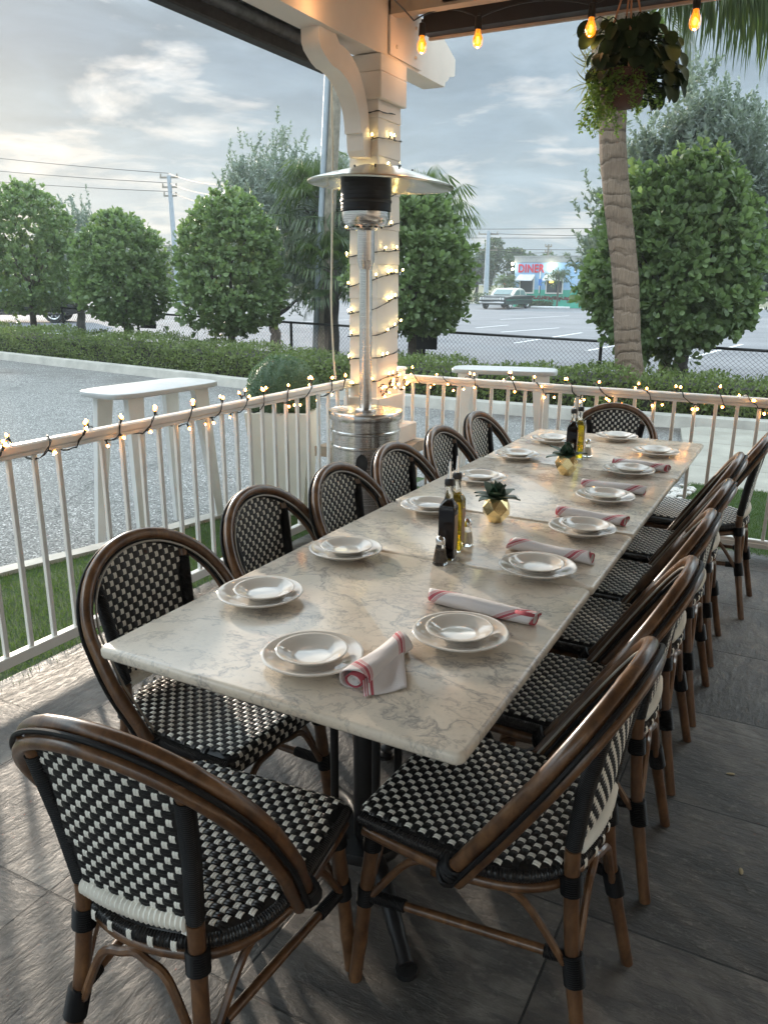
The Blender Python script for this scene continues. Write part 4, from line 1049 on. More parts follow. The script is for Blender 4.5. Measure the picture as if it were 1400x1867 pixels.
# ------------------------------------------------------------ diner
dn = thing('diner', 'small pale blue and teal diner across the parking lot', 'diner', (-20.8, 60, -.12))
mb = MB(); mb.box(0, 11, 0, 9, 1.25, 3.2); obj('upper_wall', mb, 'diner_blue', dn, smooth=False)
mb = MB(); mb.box(-.004, 11.004, -.004, 9, -.1, 1.25); obj('lower_wall', mb, 'teal_paint', dn, smooth=False)
mb = MB(); mb.box(-.06, 11.06, -.06, 9, 3.2, 3.62, bev=.02); mb.box(-.10, 11.1, -.10, 9, 3.60, 3.68); obj('cornice', mb, 'diner_cornice', dn, smooth=False)
for k, x in enumerate((.50, 2.56, 5.4, 7.8)):
    wdt = 1.0 if k == 0 else 1.15
    f = MB(); z0, z1 = 1.05, 2.15
    for (a, b, c_, d) in ((x - .09, x, z0 - .09, z1 + .09), (x + wdt, x + wdt + .09, z0 - .09, z1 + .09), (x, x + wdt, z1, z1 + .09), (x, x + wdt, z0 - .09, z0)): f.box(a, b, -.09, -.005, c_, d)
    f_ = obj('window', f, 'white_paint', dn, smooth=False)
    g_ = MB(); g_.box(x, x + wdt, -.05, -.006, z0, z1); obj('pane', g_, 'glass_dark', f_, smooth=False)
    a = MB(); a.add([(x - .12, -.02, 2.35), (x + wdt + .12, -.02, 2.35), (x + wdt + .10, -.75, 1.93), (x - .22, -.75, 1.93), (x - .12, -.02, 2.30), (x + wdt + .12, -.02, 2.30), (x + wdt + .10, -.75, 1.88), (x - .22, -.75, 1.88)], [(0, 1, 2, 3), (7, 6, 5, 4), (0, 3, 7, 4), (1, 5, 6, 2), (3, 2, 6, 7), (0, 4, 5, 1)])
    obj('awning', a, 'awning_grey', dn, smooth=False)
mb = MB(); mb.box(2.75, 3.15, -.06, -.0505, 1.75, 1.95); obj('neon_sign', mb, 'neon_yellow', dn, smooth=False)
mb = MB(); mb.tube([(2.0, -.06, 1.0), (2.0, -.06, 2.55)], .05, 8); obj('downpipe', mb, 'white_paint', dn)
for (x, y, z, s_) in ((2.85, -.25, 2.88, .19), (-.12, -.25, 3.10, .11), (-.12, -.2, 2.72, .09)):
    mb = MB(); mb.sphere((x, y, z), s_, 0, 14, 10); mb2 = MB(); mb2.box(x - .03, x + .03, y, .0, z + .12, z + .18)
    l_ = obj('wall_lamp', mb2, 'black_iron', dn, smooth=False); obj('globe', mb, 'lamp_glow', l_)
tx = bpy.data.curves.new('lettering', 'FONT'); tx.body = 'DINER'; tx.size = .82; tx.extrude = .03; tx.offset = .018; tx.space_character = 1.08
tx.materials.append(MATS['sign_red']); to = bpy.data.objects.new('lettering', tx); COL.objects.link(to); to.parent = dn
to.location = (.26, -.04, 2.50); to.rotation_euler = (RAD(90), 0, 0); to.scale = (.80, 1, 1)
bpy.context.view_layer.update()
_me = bpy.data.meshes.new_from_object(to.evaluated_get(bpy.context.evaluated_depsgraph_get()))
_tl = bpy.data.objects.new('sign_lettering', _me); COL.objects.link(_tl); _tl.parent = dn; _tl.location = to.location; _tl.rotation_euler = to.rotation_euler; _tl.scale = to.scale
bpy.data.objects.remove(to)
mb = MB(); mb.box(.4, 9, -1.0, -.35, -.1, .55); obj('planter_wall', mb, 'teal_paint', dn, smooth=False)
n = 900; rg2 = np.random.default_rng(77)
P = np.stack([rg2.uniform(.4, 9, n), rg2.uniform(-1.0, -.4, n), .6 + rg2.normal(0, .07, n)], 1)
obj('planter_shrubs', leaves_mesh('planter_shrubs', P, rnd_unit(rg2, n), rnd_unit(rg2, n), .2, .12, 'plant_red', .1), None, dn)
def low_bush(x, y, w_, h, lab):
    n = 1200; P = np.stack([rg2.uniform(-w_, w_, n), rg2.uniform(-.4, .4, n), rg2.uniform(.02, h, n)], 1)
    o = obj('bush', leaves_mesh('bush', P, rnd_unit(rg2, n), rnd_unit(rg2, n), .16, .10, 'leaf_tree', .1), None); o.location = (x, y, -.1); tag(o, lab, 'bush')
low_bush(-18.6, 58.3, 1.3, .42, 'low green bush in front of the diner beside the car')
low_bush(-23.5, 64, 2.4, .9, 'scrubby bush left of the diner behind the car')
low_bush(-28.5, 64.5, 2.4, .8, 'scrubby bush by the roadside left of the parked classic car')
def small_palm(x, y, h, lab, s=1):
    t_ = thing('small_palm', lab, 'palm', (x, y, -.1)); mb = MB(); mb.tube([(0, 0, 0), (.03, 0, h)], .07, 8); obj('trunk', mb, 'bark', t_)
    ps, ds, ns = [], [], []
    for i in range(16):
        az = i * 2.4; el = .9 - i * .08
        d = np.array([math.cos(az) * math.cos(el), math.sin(az) * math.cos(el), math.sin(el)])
        for q_ in np.linspace(.1, 1, 12):
            p_ = np.array([0, 0, h]) + d * q_ * 1.0 + np.array([0, 0, -.45 * q_ * q_])
            for _ in range(3): ps.append(p_); ds.append(d * .4 + rg2.normal(0, .5, 3) + [0, 0, -.5]); ns.append(rg2.normal(0, 1, 3))
    obj('fronds', leaves_mesh('fronds', ps, ds, ns, .35 * s, .05, 'leaf_palm', .1, 'blade'), None, t_)
small_palm(-16.7, 57.6, 2.3, 'small palm in front of the second diner window')
small_palm(-21.2, 59.2, 1.9, 'small palm at the left corner of the diner')
sg = thing('parking_sign', 'blue parking sign on a post in front of the diner', 'sign', (-18.1, 57.9, -.12))
mb = MB(); mb.tube([(0, 0, 0), (0, 0, 2.1)], .03, 6); obj('post', mb, 'black_iron', sg)
mb = MB(); mb.box(-.13, .13, -.05, -.032, 1.55, 2.0); obj('panel', mb, 'blue_sign', sg, smooth=False)
mb = MB(); mb.box(-20.2 + .2, -17.2, 57.1, 57.35, -.12, .03, bev=.03); mb2 = mb
o = obj('wheel_stop', mb, 'white_line'); o.location = (1.7, -.6, 0); tag(o, 'white concrete wheel stop in front of the diner', 'wheel stop')
ts = thing('traffic_signal', 'small red traffic signal glowing left of the diner', 'signal', (-23.6, 66, -.1))
mb = MB(); mb.tube([(0, 0, 0), (0, 0, 1.7)], .06, 6); mb.box(-.16, .16, -.1, .1, 1.1, 2.0); obj('housing', mb, 'black_iron', ts, smooth=False)
mb = MB(); mb.sphere((0, -.12, 1.7), .13, 0, 10, 8); obj('lamp', mb, 'signal_red', ts)

# ------------------------------------------------------------ cars
def car(loc, rz, label, L, Wd, prof, roof, wheels, body, roofmat, chrome=True, wr=.34, rim='chrome'):
    """prof: side outline of the body (x,z); roof: greenhouse outline (x,z); lofted across the width with tumblehome"""
    t_ = thing('parked_car', label, 'car', loc, rz)
    def loft(mb, poly, widths):
        n = len(poly); rows = []
        for (yf, sc, zc) in widths:
            cx_ = sum(p_[0] for p_ in poly) / n; rows.append([(cx_ + (x - cx_) * sc, yf, zc[0] + (z - zc[0]) * zc[1]) for x, z in poly])
        vs = [v for r_ in rows for v in r_]; fs = []
        for i in range(len(rows) - 1):
            for k in range(n): fs.append((i * n + k, i * n + (k + 1) % n, (i + 1) * n + (k + 1) % n, (i + 1) * n + k))
        fs.append(tuple(range(n))[::-1]); fs.append(tuple((len(rows) - 1) * n + k for k in range(n)))
        mb.add(vs, fs)
    w_ = Wd / 2; zb = prof[0][1]
    mb = MB(); loft(mb, prof, [(-w_, .955, (zb, .88)), (-w_ * .94, .99, (zb, .97)), (-w_ * .6, 1, (zb, 1)), (w_ * .6, 1, (zb, 1)), (w_ * .94, .99, (zb, .97)), (w_, .955, (zb, .88))])
    b_ = obj('body', mb, body, t_, smooth=25)
    zr = roof[0][1]
    mb = MB(); loft(mb, roof, [(-w_ * .86, .97, (zr, .90)), (-w_ * .74, 1, (zr, 1)), (w_ * .74, 1, (zr, 1)), (w_ * .86, .97, (zr, .90))]); obj('roof', mb, roofmat, b_, smooth=25)
    # glass: side panes and screens slightly proud
    mb = MB(); zs = [p_[1] for p_ in roof]; xs_ = [p_[0] for p_ in roof]; z0 = zr + .04; z1 = max(zs) - .12
    xa = min(xs_); xb = max(xs_); tops = [p_[0] for p_ in roof if p_[1] > max(zs) - .10]; ta = min(tops); tb = max(tops)
    for s_ in (-1, 1):
        y0 = s_ * (w_ * .86 + .006); xm = (ta + tb) / 2
        for (p0, p1, p2, p3) in (((xa + .22, z0), (xm - .05, z0), (xm - .05, z1), (ta + .10, z1)), ((xm + .05, z0), (xb - .22, z0), (tb - .12, z1), (xm + .05, z1))):
            mb.add([(p_[0], y0, p_[1] * .98) for p_ in (p0, p1, p2, p3)], [(0, 1, 2, 3)])
    mb.add([(xa - .012, -w_ * .68, z0 + .02), (xa - .012, w_ * .68, z0 + .02), (ta - .02, w_ * .64, z1 + .03), (ta - .02, -w_ * .64, z1 + .03)], [(0, 1, 2, 3)])
    mb.add([(xb + .012, -w_ * .68, z0 + .02), (xb + .012, w_ * .68, z0 + .02), (tb + .02, w_ * .64, z1 + .03), (tb + .02, -w_ * .64, z1 + .03)], [(0, 1, 2, 3)])
    obj('windows', mb, 'car_window', b_, smooth=False)
    for x in wheels:
        for s_ in (-1, 1):
            R = Matrix.Translation((x, s_ * (w_ - .10), wr)) @ Matrix.Rotation(PI / 2, 4, 'X')
            mb = MB(); mb.lathe([(wr * .62, -.09), (wr * .94, -.10), (wr, -.06), (wr, .06), (wr * .94, .10), (wr * .62, .09)], seg=28, M=R); wh = obj('wheel', mb, 'rubber', t_)
            mb = MB(); mb.lathe([(wr * .64, -.092), (wr * .60, -.07), (.01, -.075)], seg=28, M=R); mb.lathe([(.01, .075), (wr * .60, .07), (wr * .64, .092)], seg=28, M=R); obj('rim', mb, rim, wh)
            if rim == 'black_iron':
                mb = MB()
                for k in range(7):
                    A = R @ Matrix.Rotation(2 * PI * k / 7, 4, 'Z')
                    for zz_ in (-1, 1): mb.box(-.028, .028, .02, wr * .62, zz_ * .088 - .006, zz_ * .088 + .006, M=A)
                mb.lathe([(wr * .56, .083), (wr * .66, .094), (wr * .64, .083)], seg=28, M=R); mb.lathe([(wr * .56, -.083), (wr * .66, -.094), (wr * .64, -.083)], seg=28, M=R)
                obj('spokes', mb, 'chrome', wh, smooth=False)
    return t_, b_
prof = [(-2.55, .36), (-2.58, .62), (-2.45, .84), (-1.0, .92), (.9, .93), (2.45, .90), (2.60, .78), (2.55, .40), (1.9, .30), (-1.9, .30)]
roof = [(-.95, .90), (-.35, 1.30), (.0, 1.38), (.75, 1.38), (1.15, 1.28), (1.65, .92)]
c_, b_ = car((-19.35, 54.4, -.125), RAD(87), 'black classic car with a white roof parked by the diner', 5.1, 1.9, prof, roof, (-1.6, 1.55), 'car_black', 'car_white')
mb = MB(); mb.box(-2.68, -2.56, -.9, .9, .38, .50, bev=.03); mb.box(-2.62, -2.57, -.8, .8, .60, .74, bev=.01); obj('bumper', mb, 'chrome', b_)
for s_ in (-1, 1):
    for y in (.62, .80):
        mb = MB(); mb.sphere((-2.59, s_ * y, .68), .085, 0, 10, 8, (.4, 1, 1)); obj('headlight', mb, 'white_line', b_)
mb = MB(); 
for s_ in (-1, 1): mb.box(-2.4, 2.4, s_ * .955 - .006, s_ * .955 + .006, .60, .63)
obj('trim_strip', mb, 'chrome', b_, smooth=False)
prof = [(-2.35, .35), (-2.38, .80), (-2.2, 1.02), (-.9, 1.12), (2.15, 1.14), (2.36, 1.05), (2.42, .60), (2.36, .36), (1.9, .30), (-1.9, .30)]
roof = [(-1.0, 1.10), (-.35, 1.62), (.1, 1.72), (1.7, 1.70), (2.05, 1.62), (2.25, 1.12)]
c_, b_ = car((-28.6, 22.4, -.125), RAD(38), 'dark station wagon partly behind the leftmost clipped tree', 4.8, 1.95, prof, roof, (-1.5, 1.42), 'car_black', 'car_black', wr=.40, rim='black_iron')
for s_ in (-1, 1):
    mb = MB(); mb.box(2.20, 2.40, s_ * .80 - .14, s_ * .80 + .155, .90, 1.30, bev=.03); obj('tail_light', mb, 'tail_red', b_)
mb = MB(); mb.box(-1.5, 1.9, -.985, -.965, .36, .42); obj('sill_trim', mb, 'chrome', b_, smooth=False)

# ------------------------------------------------------------ hanging basket
hb = thing('hanging_basket', 'hanging terracotta basket with dark round leaves and lime trailing vines', 'hanging basket', (-1.11, 4.8, 2.475))
mb = MB(); mb.lathe([(.0, -.02), (.07, -.02), (.10, .0), (.135, .12), (.14, .15), (.125, .155), (.12, .14)], seg=28); obj('pot', mb, 'terracotta', hb)
mb = MB()
for k in range(4):
    a = k * PI / 2 + .4; mb.tube(spline([(.13 * math.cos(a), .13 * math.sin(a), .15), (.07 * math.cos(a), .07 * math.sin(a), .40), (.012 * math.cos(a), .012 * math.sin(a), .62), (.004 * math.cos(a), 0, .72)], 5), .0055, 6)
obj('rope_hanger', mb, 'rope', hb)
r_ = np.random.default_rng(12); ps, ds, ns, Ls = [], [], [], []
st = MB()
for i in range(200):
    a = r_.uniform(0, 2 * PI); h = r_.uniform(.0, .30); rr_ = r_.uniform(.05, .22); 
    if r_.random() < .35: a = r_.normal(.2, .5); rr_ = r_.uniform(.18, .30); h = r_.uniform(-.08, .20)
    e = Vector((rr_ * math.cos(a), rr_ * .75 * math.sin(a), .10 + h)); st.tube(spline([(0, 0, .12), (e.x * .5, e.y * .5, e.z + .02), e], 3), .003, 5)
    dn_ = Vector((math.cos(a) * .6, math.sin(a) * .6, -1.0 + r_.uniform(-.2, .5))).normalized()
    ps.append((e - dn_ * .03)[:]); ds.append(dn_[:]); ns.append((math.cos(a) * .8 + r_.normal(0, .35), math.sin(a) * .8 - .5, .5 + r_.normal(0, .3))); Ls.append(r_.uniform(.060, .105))
Ls = np.array(Ls)
mb = MB()
for p_, d, n_, L_ in zip(ps, ds, ns, Ls):
    p_ = Vector(p_); d = Vector(d).normalized(); n_ = Vector(n_); n_ = (n_ - d * n_.dot(d)).normalized(); x_ = d.cross(n_)
    vs = [p_ + d * L_ * .42 + n_ * .004]; m_ = 14; rim_ = []
    for k in range(m_):
        a = 2 * PI * k / m_; rr_ = L_ * (.50 + .05 * math.cos(a) - (.07 if k == m_ // 2 else 0)); fold = abs(math.sin(a))
        vs.append(p_ + d * (L_ * .46 + rr_ * math.cos(a)) + x_ * rr_ * .88 * math.sin(a) + n_ * (L_ * .16 * fold ** 1.5 - L_ * .10 * math.cos(a) ** 2 * (1 if math.cos(a) > 0 else 0)))
    mb.add(vs, [(0, 1 + k, 1 + (k + 1) % m_) for k in range(m_)])
obj('broad_leaves', mb, 'leaf_dark', hb, smooth=70); obj('stems', st, 'leaf_dark', hb)
ps, ds, ns = [], [], []; st = MB()
for i in range(75):
    a = r_.uniform(0, 2 * PI); x0, y0 = .13 * math.cos(a), .12 * math.sin(a)
    if r_.random() < .6: x0 = r_.uniform(-.15, .05)
    Lv = r_.uniform(.10, .34) * (1.0 if x0 < 0 else .7); P_ = []
    ph = r_.uniform(0, 6)
    for k in range(int(Lv / .012)):
        q_ = k * .012; p_ = Vector((x0 * (1 + .5 * min(1, q_ * 6)) + .014 * math.sin(q_ * 30 + ph), y0 * 1.15 + .014 * math.cos(q_ * 26 + ph), .14 + .03 * min(1, q_ * 12) - q_)); P_.append(p_)
        for _ in range(3): ps.append((p_ + Vector(r_.normal(0, .008, 3)))[:]); ds.append((r_.normal(0, 1), r_.normal(0, 1), r_.normal(-.3, .6))); ns.append(r_.normal(0, 1, 3))
    if len(P_) > 2: st.tube(P_, .0012, 3)
obj('trailing_vines', leaves_mesh('trailing_vines', ps, ds, ns, r_.uniform(.014, .026, len(ps)), .013, 'leaf_lime', .15), None, hb); obj('vine_stems', st, 'leaf_lime', hb)

# ============================================================ TABLES
TXC = -.872
def table(y0, y1, label, dx=0, dz=0):
    t_ = thing('dining_table', label, 'table', (TXC + dx, (y0 + y1) / 2, 0), 0, 'marble tables pushed together')
    h = (y1 - y0) / 2 - .001; w_ = .437; z0, z1 = .722 + dz, .750 + dz; prof = [(.012, z0), (.003, z0 + .004), (0, z0 + .010), (0, z1 - .007), (.0025, z1 - .002), (.008, z1)]
    mb = MB(); rows = []; R_ = .022
    for ins, z in prof:
        row = []
        for cx_, cy_, a0 in ((w_ - R_, h - R_, 0), (-w_ + R_, h - R_, PI / 2), (-w_ + R_, -h + R_, PI), (w_ - R_, -h + R_, 1.5 * PI)):
            for k in range(7):
                a = a0 + k / 6 * PI / 2; row.append((cx_ + (R_ - ins) * math.cos(a), cy_ + (R_ - ins) * math.sin(a), z))
        rows.append(row)
    n = len(rows[0]); vs = [v for r__ in rows for v in r__]; fs = [(i * n + k, i * n + (k + 1) % n, (i + 1) * n + (k + 1) % n, (i + 1) * n + k) for i in range(len(rows) - 1) for k in range(n)]
    fs.append(tuple(range(n))[::-1]); fs.append(tuple((len(rows) - 1) * n + k for k in range(n))); mb.add(vs, fs)
    obj('table_top', mb, 'marble', t_, smooth=50)
    mb = MB(); mb.tube([(0, 0, .10), (0, 0, .70)], .034, 18); 
    for k in range(4):
        a = k * PI / 2 + PI / 4; mb.tube([(.085 * math.cos(a), .085 * math.sin(a), .12), (.085 * math.cos(a), .085 * math.sin(a), .70)], .011, 10)
    mb.lathe([(0, .10), (.10, .10), (.105, .115), (.10, .13), (0, .13)], seg=24); obj('pedestal', mb, 'black_iron', t_)
    mb = MB(); mb.box(-.20, .20, -.20, .20, .700, .7215, bev=.003); obj('mounting_plate', mb, 'black_iron', t_)
    for k in range(4):
        a = k * PI / 2 + PI / 4; L_ = .34 if h > .3 else .30; c_, s_ = math.cos(a), math.sin(a)
        mb = MB(); mb.tube(spline([(.05 * c_, .05 * s_, .115), (.16 * c_, .16 * s_, .10), (.28 * c_, .28 * s_, .045), (L_ * c_, L_ * s_, .022)], 6), [.024] * 6 + [.021] * 6 + [.018] * 6 + [.018], 10)
        mb.lathe([(.0, 0), (.026, 0), (.026, .014), (0, .02)], (L_ * c_, L_ * s_, 0), 14); obj('foot', mb, 'black_iron', t_)
    return t_
table(1.116, 2.008, 'nearest square marble table with six plates on it')
table(2.010, 2.546, 'narrow marble table bearing the near pair of bottles', .001, -.0012)
table(2.548, 3.440, 'square marble table beyond the near gold planter', -.001, .0008)
table(3.442, 4.325, 'farthest marble table next to the far railing', .002, -.001)

# ============================================================ CHAIRS
def pad(mb, c, ea, eb, n, la, lb, mi, strands=2, h=.0022):
    """woven strand pad: runs along ea (length la), lb across split into strands"""
    wS = lb / strands
    for s_ in range(strands):
        vs = []
        for i, (ta, ha) in enumerate(((-.5, -.0012), (-.28, h * .8), (.28, h * .8), (.5, -.0012))):
            for (tb, hb_) in ((-.48, -.0010), (0, .0007), (.48, -.0010)):
                vs.append(c + ea * la * ta + eb * ((s_ - (strands - 1) / 2) * wS + tb * wS) + n * (ha + hb_))
        fs = []
        for i in range(3):
            for j in range(2): a = i * 3 + j; fs.append((a, a + 1, a + 4, a + 3))
        mb.add(vs, fs, mi)
CH = .0166
def weave(mb, surf, inside, u0, u1, v0, v1, both=False, wmode=0):
    nu = int((u1 - u0) / CH); nv = int((v1 - v0) / CH)
    for i in range(nu + 1):
        for j in range(nv + 1):
            u = u0 + i * CH; v = v0 + j * CH
            if not inside(u, v): continue
            c = surf(u, v); eu = (surf(u + .002, v) - c).normalized(); ev = (surf(u, v + .002) - c); n = eu.cross(ev).normalized(); ev = n.cross(eu)
            if (i + j) % 2 == 0: pad(mb, c + n * .001, eu, ev, n, CH * .92, CH * .68, 1)
            else: pad(mb, c + n * .001, ev, eu, n, CH * 1.28, CH * .86, 0)
            if both:
                if (i + j) % 2 == 0: pad(mb, c - n * .001, ev, eu * -1, n * -1, CH * 1.28, CH * .86, 0) if wmode == 1 else pad(mb, c - n * .001, eu, ev * -1, n * -1, CH * .92, CH * .68, 1)
                else: pad(mb, c - n * .001, ev, eu * -1, n * -1, CH * 1.28, CH * .86, 0)
def make_chair():
    t_ = thing('bistro_chair', 'x', 'chair', (0, 0, 0), 0, 'woven bistro chairs round the long table')
    # seat outline: squarish front, round back
    FR, BK, HW = .233, -.215, .210
    def hw(f):
        if f > .0: return HW - .010 * (f / FR) ** 2 * 1.0
        q_ = min(1, -f / -BK); return HW * max(0, 1 - q_ ** 2.5) ** (1 / 2.3)
    def top(f, s):
        d = hw(f) - abs(s) if hw(f) > 0 else 0
        e = max(0, .028 - d) / .028; z = .459 - .010 * e * e - .009 * (1 - ((f) / .24) ** 2) * (1 - (s / .23) ** 2)
        return z
    def surf(u, s):
        if u <= .222: return Vector((u, s, top(u, s)))
        a = min(1.0, (u - .222) / .022) ; 
        z0 = top(.222, s)
        if u < .250: th = (u - .222) / .028 * PI / 2; return Vector((.222 + .018 * math.sin(th), s, z0 - .018 * (1 - math.cos(th))))
        return Vector((.240, s, z0 - .018 - (u - .250)))
    mb = MB()
    weave(mb, surf, lambda u, v: (u > BK + .012 and abs(v) < hw(min(u, .235)) - .012), BK + .004, .282, -HW, HW)
    # black backing sheet just under the pads
    nU, nV = 34, 22; vs = []; us = [BK + (.285 - BK) * i / nU for i in range(nU + 1)]
    for u in us:
        h_ = hw(min(u, .235)) - .006
        for j in range(nV + 1):
            v = (j / nV * 2 - 1) * max(h_, .004); p_ = surf(u, v); vs.append((p_.x - (.0 if u < .23 else .002), p_.y, p_.z - .0016 if u < .25 else p_.z))
    mb.add(vs, [(i * (nV + 1) + j, (i + 1) * (nV + 1) + j, (i + 1) * (nV + 1) + j + 1, i * (nV + 1) + j + 1) for i in range(nU) for j in range(nV)], 0)
    # underside
    vs = []
    for u in us:
        f = min(u, .236); h_ = hw(f) - .004
        for s_ in (-1, 1): vs.append((f, s_ * max(h_, .004), .418))
    mb.add(vs, [(2 * i, 2 * i + 1, 2 * i + 3, 2 * i + 2) for i in range(nU)], 0)
    # black wrapped edge roll along sides and back
    edge = []
    fsamp = [.232, .20, .15, .10, .05, 0, -.04, -.08, -.12, -.15, -.175, -.195, -.208, -.214]
    for f in fsamp: edge.append((f, -hw(f) + .004, .436))
    edge.append((-.217, 0, .436))
    for f in reversed(fsamp): edge.append((f, hw(f) - .004, .436))
    P = resample(spline(edge, 3), .0028); 
    mb.tube(P, [.0135 * (1.06 if i % 2 else .92) for i in range(len(P))], 8, 0)
    # white accents on the rim at the back
    for k in range(-6, 7):
        a = k * .021
        if abs(a) < .16:
            f = -.2145 * (1 - (abs(a) / .222) ** 2.3) ** (1 / 2.5)
            tn = Vector((0, 1, 0)); nr = Vector((-1, a * 2.2, .15)).normalized(); tn = nr.cross(Vector((0, 0, 1))).normalized()
            if k % 2 == 0: pad(mb, Vector((f, a, .438)) + nr * .0165, Vector((0, 0, 1)), tn, nr, .022, .011, 1)
    obj('seat', mb, ['black_cane', 'white_cane'], t_, smooth=60)
    # seat frame
    mb = MB(); fr_p = [(.225, -.192, .405), (.12, -.201, .405), (0, -.205, .405), (-.10, -.184, .405), (-.17, -.136, .405), (-.20, -.066, .405), (-.208, 0, .405), (-.20, .066, .405), (-.17, .136, .405), (-.10, .184, .405), (0, .205, .405), (.12, .201, .405), (.225, .192, .405)]
    mb.tube(spline(fr_p, 4), .0125, 10); mb.tube([(.222, -.18, .412), (.222, .18, .412)], .012, 10); obj('seat_frame', mb, 'rattan', t_)
    def bind(parent, a, b, r, name='binding'):
        mb = MB(); ridged(mb, [a, b], r, .0045, .10, 12); return obj(name, mb, 'black_wrap', parent)
    legs = {}
    for s_ in (-1, 1):
        a, b = Vector((.205, s_ * .180, .43)), Vector((.246, s_ * .198, 0))
        mb = MB(); P = [a.lerp(b, q_) for q_ in np.linspace(0, 1, 13)]; mb.tube(P, [.0165 + (.0018 if i in (4, 9) else 0) - .0015 * i / 12 for i in range(13)], 14); mb.lathe([(0, -.0), (.0155, 0), (.016, .008)], (b.x, b.y, .0), 12)
        l_ = obj('leg', mb, 'rattan', t_); bind(l_, a.lerp(b, -.01), a.lerp(b, .17), .0195); bind(l_, a.lerp(b, .40), a.lerp(b, .50), .0185)
        # rear leg: kinked, continues as the back post
        P = [Vector((-.203, s_ * .122, .49)), Vector((-.206, s_ * .124, .42)), Vector((-.222, s_ * .136, .27)), Vector((-.254, s_ * .160, .10)), Vector((-.274, s_ * .172, 0))]
        Q = spline(P, 6); mb = MB(); mb.tube(Q, [.0160 + (.0014 if i in (7, 15) else 0) - .0018 * i / len(Q) for i in range(len(Q))], 14)
        l_ = obj('leg', mb, 'rattan', t_); bind(l_, Vector((-.2045, s_ * .1235, .435)), Vector((-.2085, s_ * .126, .395)), .0205); bind(l_, Vector((-.2235, s_ * .1367, .265)), Vector((-.236, s_ * .1455, .205)), .0205)
        mb = MB(); ridged(mb, [(-.2035, s_ * .1220, .495), (-.220, s_ * .137, .63), (-.246, s_ * .152, .77)], .0160, .0046, .07, 12); p_ = obj('back_post', mb, 'black_wrap', t_)
        mb = MB(); mb.tube([(-.2435, s_ * .1508, .76), (-.256, s_ * .156, .812)], .0145, 12); obj('post_tip', mb, 'rattan', p_)
    # side stretchers, arched braces
    for s_ in (-1, 1):
        mb = MB(); mb.tube([(.222, s_ * .187, .235), (-.225, s_ * .139, .255)], .0105, 10)
        st_ = obj('stretcher', mb, 'rattan', t_)
        bm = MB(); ridged(bm, [(.215, s_ * .187, .236), (.13, s_ * .178, .240)], .0135, .0045, .08, 10); obj('binding', bm, 'black_wrap', st_)
        bm = MB(); ridged(bm, [(-.222, s_ * .139, .254), (-.17, s_ * .145, .252)], .0135, .0045, .08, 10); obj('binding', bm, 'black_wrap', st_)
    def arch(a, b, top_, out=(0, 0, 0)):
        a = Vector(a); b = Vector(b); m_ = (a + b) / 2 + Vector(out); m_.z = top_
        mb = MB(); mb.tube(spline([a, a.lerp(m_, .42) + Vector((0, 0, (top_ - a.z) * .40)), a.lerp(m_, .78) + Vector((0, 0, (top_ - a.z) * .17)), m_, b.lerp(m_, .78) + Vector((0, 0, (top_ - a.z) * .17)), b.lerp(m_, .42) + Vector((0, 0, (top_ - a.z) * .40)), b], 5), .0085, 8)
        obj('brace', mb, 'rattan', t_)
    arch((-.230, -.126, .245), (-.230, .126, .245), .392, (.012, 0, 0))
    for s_ in (-1, 1): arch((-.212, s_ * .148, .245), (.205, s_ * .190, .245), .392, (0, s_ * .012, 0))
    arch((.222, -.17, .25), (.222, .17, .25), .394)
    mb = MB(); 
    # hoop in its raked plane
    A = Vector((.018, 0, .400)); Bv = Vector((-.282, 0, .878)); ax = (Bv - A); Lh = ax.length; ax.normalize(); nrm = Vector((0, 1, 0)).cross(ax).normalized()
    if nrm.x < 0: nrm = -nrm
    def hoop(off, nn, r0=.247, l_end=0):
        pts = []; R0 = r0 - off; la = Lh - .0175 - r0
        pts += [(-(.217 - off), l_end), (-(.230 - off), .09), (-(R0), la * .66)]
        for k in range(17):
            a = PI - PI * k / 16; pts.append((R0 * math.cos(a), la + R0 * math.sin(a) * 1.0))
        pts += [((R0), la * .66), ((.230 - off), .09), ((.217 - off), l_end)]
        return [A + ax * l + Vector((0, s, 0)) + nrm * nn for s, l in pts]
    Q = spline(hoop(0, 0), 3); mb.tube(Q, [.0155 + (.0012 if i % 17 == 5 else 0) for i in range(len(Q))], 14)
    mb.tube(spline(hoop(.0080, -.0272), 3), .0128, 12)
    hp = obj('back_hoop', mb, 'rattan', t_)
    mb = MB(); mb.tube(spline(hoop(.0205, -.013), 3), .0055, 8); mb.tube(spline(hoop(-.0115, -.019), 3), .0052, 8); obj('cane_strand', mb, 'black_wrap', hp)
    mb = MB(); mb.tube(spline(hoop(.0245, .003), 3), .0030, 6); obj('highlight_line', mb, 'hoop_highlight', hp)  # pale tube stands in for the highlight along the hoop's inner edge
    for s_ in (-1, 1):
        mb = MB()
        for j, dz in enumerate((0, .012, .024, .036)):
            c = A + ax * (.004 + dz) + Vector((0, s_ * (.201), 0)); pts = []
            for k in range(16):
                a = 2 * PI * k / 16; pts.append(c + Vector((0, 1, 0)) * .040 * math.cos(a) + nrm * .024 * math.sin(a) + ax * .004 * math.sin(a + j))
            mb.tube(pts, .0066, 6, closed=True)
        obj('hoop_binding', mb, 'black_wrap', hp)
    # back panel
    z0 = .50; ztop = lambda s: A.z + ax.z * (Lh - .0175 - .247 + .222 * math.sqrt(max(0, 1 - (s / .225) ** 2)))
    def bs(u, s):  # u height
        z = u; q_ = (z - .45) / .37; lean = -.201 - .052 * q_ - .03 * max(0, q_ - .85)
        return Vector((lean - .011 * (1 - (s / .15) ** 2), s, z))
    hwp = lambda z: .106 + .030 * (z - .49) / .28
    mb = MB(); 
